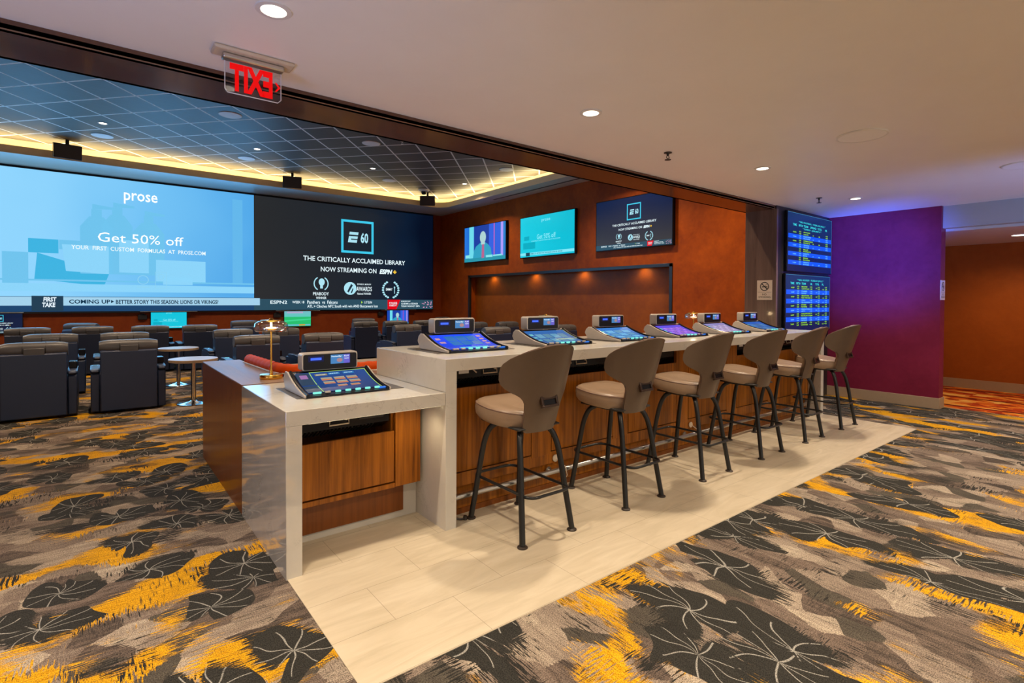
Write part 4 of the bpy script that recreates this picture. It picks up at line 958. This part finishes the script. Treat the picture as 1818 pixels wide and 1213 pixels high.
def stool():
    t = thing('bar_stool', (0, 0, 0), '', 'bar stool', 'bar stools along the high bar')
    for sx in (-1, 1):
        for sy in (-1, 1):
            p = smooth_path([(sx*.100, sy*.115, .655), (sx*.130, sy*.150, .625), (sx*.150, sy*.178, .56), (sx*.163, sy*.200, .46), (sx*.178, sy*.228, .28), (sx*.203, sy*.270, .012)], 5)
            lg = MB().tube(p, [.0185]*len(p), 12).build('leg', M['stool_metal'], t)
            MB().lathe([(.031, 0), (.031, .007), (.022, .013)], (sx*.203, sy*.270, 0), 18).build('foot_glide', M['foot'], lg)
    lp_ = [(a, b_, .285) for a, b_ in rrect(.335, .60, .06, 5)]
    MB().tube(lp_, .0095, 10, closed=True).build('foot_rest', M['stool_metal'], t)
    bx(-.13, .13, -.15, .15, .648, .668).box(-.17, .17, -.19, .21, .664, .678).build('swivel_plate', M['black'], t, bevel=.006)
    # cushion: superellipse rings
    def sup(w_, d, cx, cy, z, n=40, e=3.4):
        o_ = []
        for i in range(n):
            a = 2*PI*i/n; c_, s_ = math.cos(a), math.sin(a)
            x = w_*math.copysign(abs(c_)**(2/e), c_); y = d*math.copysign(abs(s_)**(2/e), s_)
            ww = 1-.36*max(0, -y/d)**1.5
            o_.append((cx+x*ww, cy+y, z+.02*(y/d)-.012*abs(x/w_)*0))
        return o_
    SY = .048
    R_ = [sup(.19, .19, 0, SY, .676), sup(.215, .215, 0, SY, .680), sup(.232, .232, 0, SY, .705), sup(.236, .236, 0, SY, .745), sup(.232, .232, 0, SY, .772)]
    MB().rings(R_+[sup(.22, .22, 0, SY, .782)]).build('seat_side', M['leather'], t)
    MB().rings([sup(.228, .228, 0, SY, .770), sup(.222, .222, 0, SY, .784), sup(.20, .20, 0, SY, .793), sup(.14, .14, 0, SY, .793), sup(.06, .06, 0, SY, .789)]).build('seat', M['leather'], t, smooth=60)
    MB().tube(sup(.231, .231, 0, SY, .774), .004, 6, closed=True).build('seat_piping', M['piping'], t)
    shell(0, .022, 0, 'back_shell', M['leather_back'], t); shell(.020, .058, .010, 'backrest', M['leather'], t)
    edge = [shell_pt(w_, z, .021) for z, w_ in HWZ]+[shell_pt(-w_, z, .021) for z, w_ in HWZ[::-1]]
    MB().tube(edge, .0045, 6, closed=True).build('back_piping', M['piping'], t)
    hz = .85; hp = shell_pt(0, hz, 0); Mh = Matrix.Translation(hp) @ Matrix.Rotation(R(-17), 4, 'X')
    hd = MB().box(-.068, .068, -.012, .012, -.044, -.027, Mh).box(-.068, .068, -.012, .012, .027, .044, Mh).box(-.068, -.050, -.012, .012, -.027, .027, Mh).box(.050, .068, -.012, .012, -.027, .027, Mh).build('handle', M['bronze'], t, bevel=.004)
    MB().box(-.052, .052, -.003, .008, -.029, .029, Mh).build('handle_recess', M['gloss_black'], hd)
    MB().box(-.05, .05, -.010, -.003, .004, .026, Mh).build('handle_grip', M['bronze'], hd, bevel=.003)
    return t
st0 = stool()
SL = ['first bar stool from the left, nearest the low desk', 'second bar stool from the left', 'third bar stool from the left', 'fourth bar stool from the left', 'fifth bar stool from the left, second from the purple-lit wall', 'last bar stool on the right, nearest the purple-lit wall']
for i, (x, a) in enumerate(((2.165, 0), (3.10, 0), (4.055, 0), (5.02, 0), (5.945, 5), (6.875, -2))):
    o = st0 if i == 0 else copy_tree(st0)
    o.location = (x, 2.648, .003); o['label'] = 'taupe leather '+SL[i]
    o.rotation_euler = (0, 0, 0)
    if a:   # only the swivelling top turns; legs stay square
        for ch in [c for c in bpy.data.objects if c.parent == o and c.name.split('.')[0] in ('seat', 'seat_side', 'seat_piping', 'back_shell', 'backrest', 'back_piping', 'handle')]: ch.rotation_euler = (0, 0, R(a))

# ------------------------------------------------------------------ recliners
def puff(m, x0, x1, y0, y1, z0, z1, n=10, e=3.0, seg=9, taper=.06):
    rings = []
    for i in range(seg+1):
        t = i/seg; x = x0+(x1-x0)*t; k = 1-taper*(abs(2*t-1)**6); cy, cz = (y0+y1)/2, (z0+z1)/2; ring = []
        for j in range(n*2):
            a = 2*PI*j/(n*2); c_, s_ = math.cos(a), math.sin(a)
            ring.append((x, cy+k*(y1-y0)/2*math.copysign(abs(c_)**(2/e), c_), cz+k*(z1-z0)/2*math.copysign(abs(s_)**(2/e), s_)))
        rings.append(ring)
    return m.rings(rings)
def recliner():
    t = thing('recliner', (0, 0, 0), '', 'recliner', 'recliners in rows before the video wall')
    bx(-.32, .32, .05, .80, .03, .20).build('base', M['seam'], t)
    m = MB().prism([(.0, .03), (.05, .03), (.10, .79), (.05, .80), (.02, .785)], 'x', -.30, .30); m.build('back_panel', M['navy'], t, bevel=.012)
    puff(MB(), -.295, .295, .09, .30, .42, .80, e=4).build('back_cushion', M['navy'], t)
    hr = thing('x', (0, 0, 0), None, None); bpy.data.objects.remove(hr)
    h = puff(MB(), -.31, .31, .035, .25, .735, .928, e=2.6, seg=14, taper=.22).build('headrest', M['charcoal'], t)
    for x in (-.103, .103):
        MB().tube([(x, .14+.109*math.cos(a), .832+.098*math.sin(a)) for a in [2*PI*i/20 for i in range(20)]], .004, 6, closed=True).build('seam', M['seam'], h)
    bx(-.095, .095, .022, .04, .755, .86).build('flap', M['charcoal'], h, bevel=.008)
    puff(MB(), -.30, .30, .28, .86, .30, .48, e=4).build('seat_cushion', M['navy'], t)
    puff(MB(), -.30, .30, .82, .92, .08, .46, e=4).build('leg_rest', M['navy'], t)
    for s0 in (-1, 1):
        a, b_ = (s0*.305, s0*.395) if s0 > 0 else (s0*.395, s0*.305)
        MB().prism([(.03, .03), (.84, .03), (.88, .12), (.88, .44), (.80, .52), (.30, .535), (.05, .52), (.03, .50)], 'x', a, b_).build('arm', M['navy'], t, bevel=.012)
        puff(MB(), a-.004, b_+.004, .02, .70, .505, .575, e=3.2, taper=.1).build('arm_pad', M['navy'], t)
    MB().lathe([(.032, .574), (.036, .580), (.026, .582)], (-.35, .42, 0), 16).build('cup_ring', M['chrome'], t)
    bx(.312, .392, .26, .46, .575, .66).build('arm_caddy', M['gloss_black'], t, bevel=.006)
    return t
rc0 = recliner()
RC = [(-.585, 8.42, 0, 'near recliner cut by the left edge, first row'), (.335, 8.40, 0, 'near recliner beside the round tables, first row'),
 (1.885, 8.42, 0, 'recliner behind the brass lamp, left of its stem, first row'), (2.87, 8.42, 0, 'recliner behind the low desk machine, first row'),
 (-.53, 10.35, 0, 'recliner peeking between the two nearest left recliners, second row'), (.36, 10.25, 0, 'recliner hidden behind the near recliner by the tables, second row'), (1.92, 10.35, 0, 'recliner above the nearer round table, second row'), (2.72, 10.3, 0, 'recliner behind the brass lamp shade, second row'),
 (-.97, 12.75, 0, 'recliner under the dark small television, third row'), (-.05, 12.75, 0, 'recliner second from the left, third row'), (.85, 12.6, 0, 'recliner left of the cyan small television, third row'), (1.69, 12.45, 0, 'recliner right of the cyan small television, third row'),
 (5.24, 12.4, 0, 'recliner with visible side left of the small television showing a man'), (6.06, 12.4, 0, 'recliner in front of the small television showing a man'), (5.32, 10.3, 0, 'nearer recliner just above the corner of the high bar'),
 (6.86, 12.3, 0, 'recliner left of the first high bar machine topper'), (7.33, 10.6, 0, 'recliner just right of the first high bar machine topper'), (6.35, 8.42, 0, 'recliner behind the first and second high bar machines'), (8.16, 10.4, 0, 'further recliner left of the lit lamp shade on the bar'), (8.22, 8.4, 0, 'recliner right of the second high bar machine'),
 (2.93, 14.7, 180, 'far recliner facing the room, left of the brass lamp'), (6.1, 14.75, 165, 'far dark recliner facing the room, below the video wall'), (8.55, 14.6, 200, 'far dark recliner in the corner above the first bar machine'), (-.18, 14.9, 150, 'far recliner facing the room with a blue lit edge, third row gap')]
for i, (x, y, a, s) in enumerate(RC):
    o = rc0 if i == 0 else copy_tree(rc0)
    o.location = (x, y, 0); o.rotation_euler = (0, 0, R(a)); o['label'] = 'navy leather '+s
# round tables between the recliners
def round_table(x, y, label):
    t = thing('round_table', (x, y, 0), label, 'table', 'round tables between the recliners')
    MB().lathe([(.20, 0), (.205, .006), (.20, .014), (.06, .035), (.035, .05)], n=32).build('base', M['chrome'], t)
    MB().lathe([(.030, .04), (.030, .59)], n=18).build('stem', M['chrome'], t)
    MB().lathe([(.285, .592), (.30, .597), (.30, .628), (.296, .632)], n=40).build('table_top', M['table_wood'], t)
round_table(1.06, 8.5, 'round oak table on chrome pedestal, nearer of the two, behind the booth')
round_table(1.09, 10.5, 'round oak table on chrome pedestal, further of the two')
print('objects', len(bpy.data.objects))
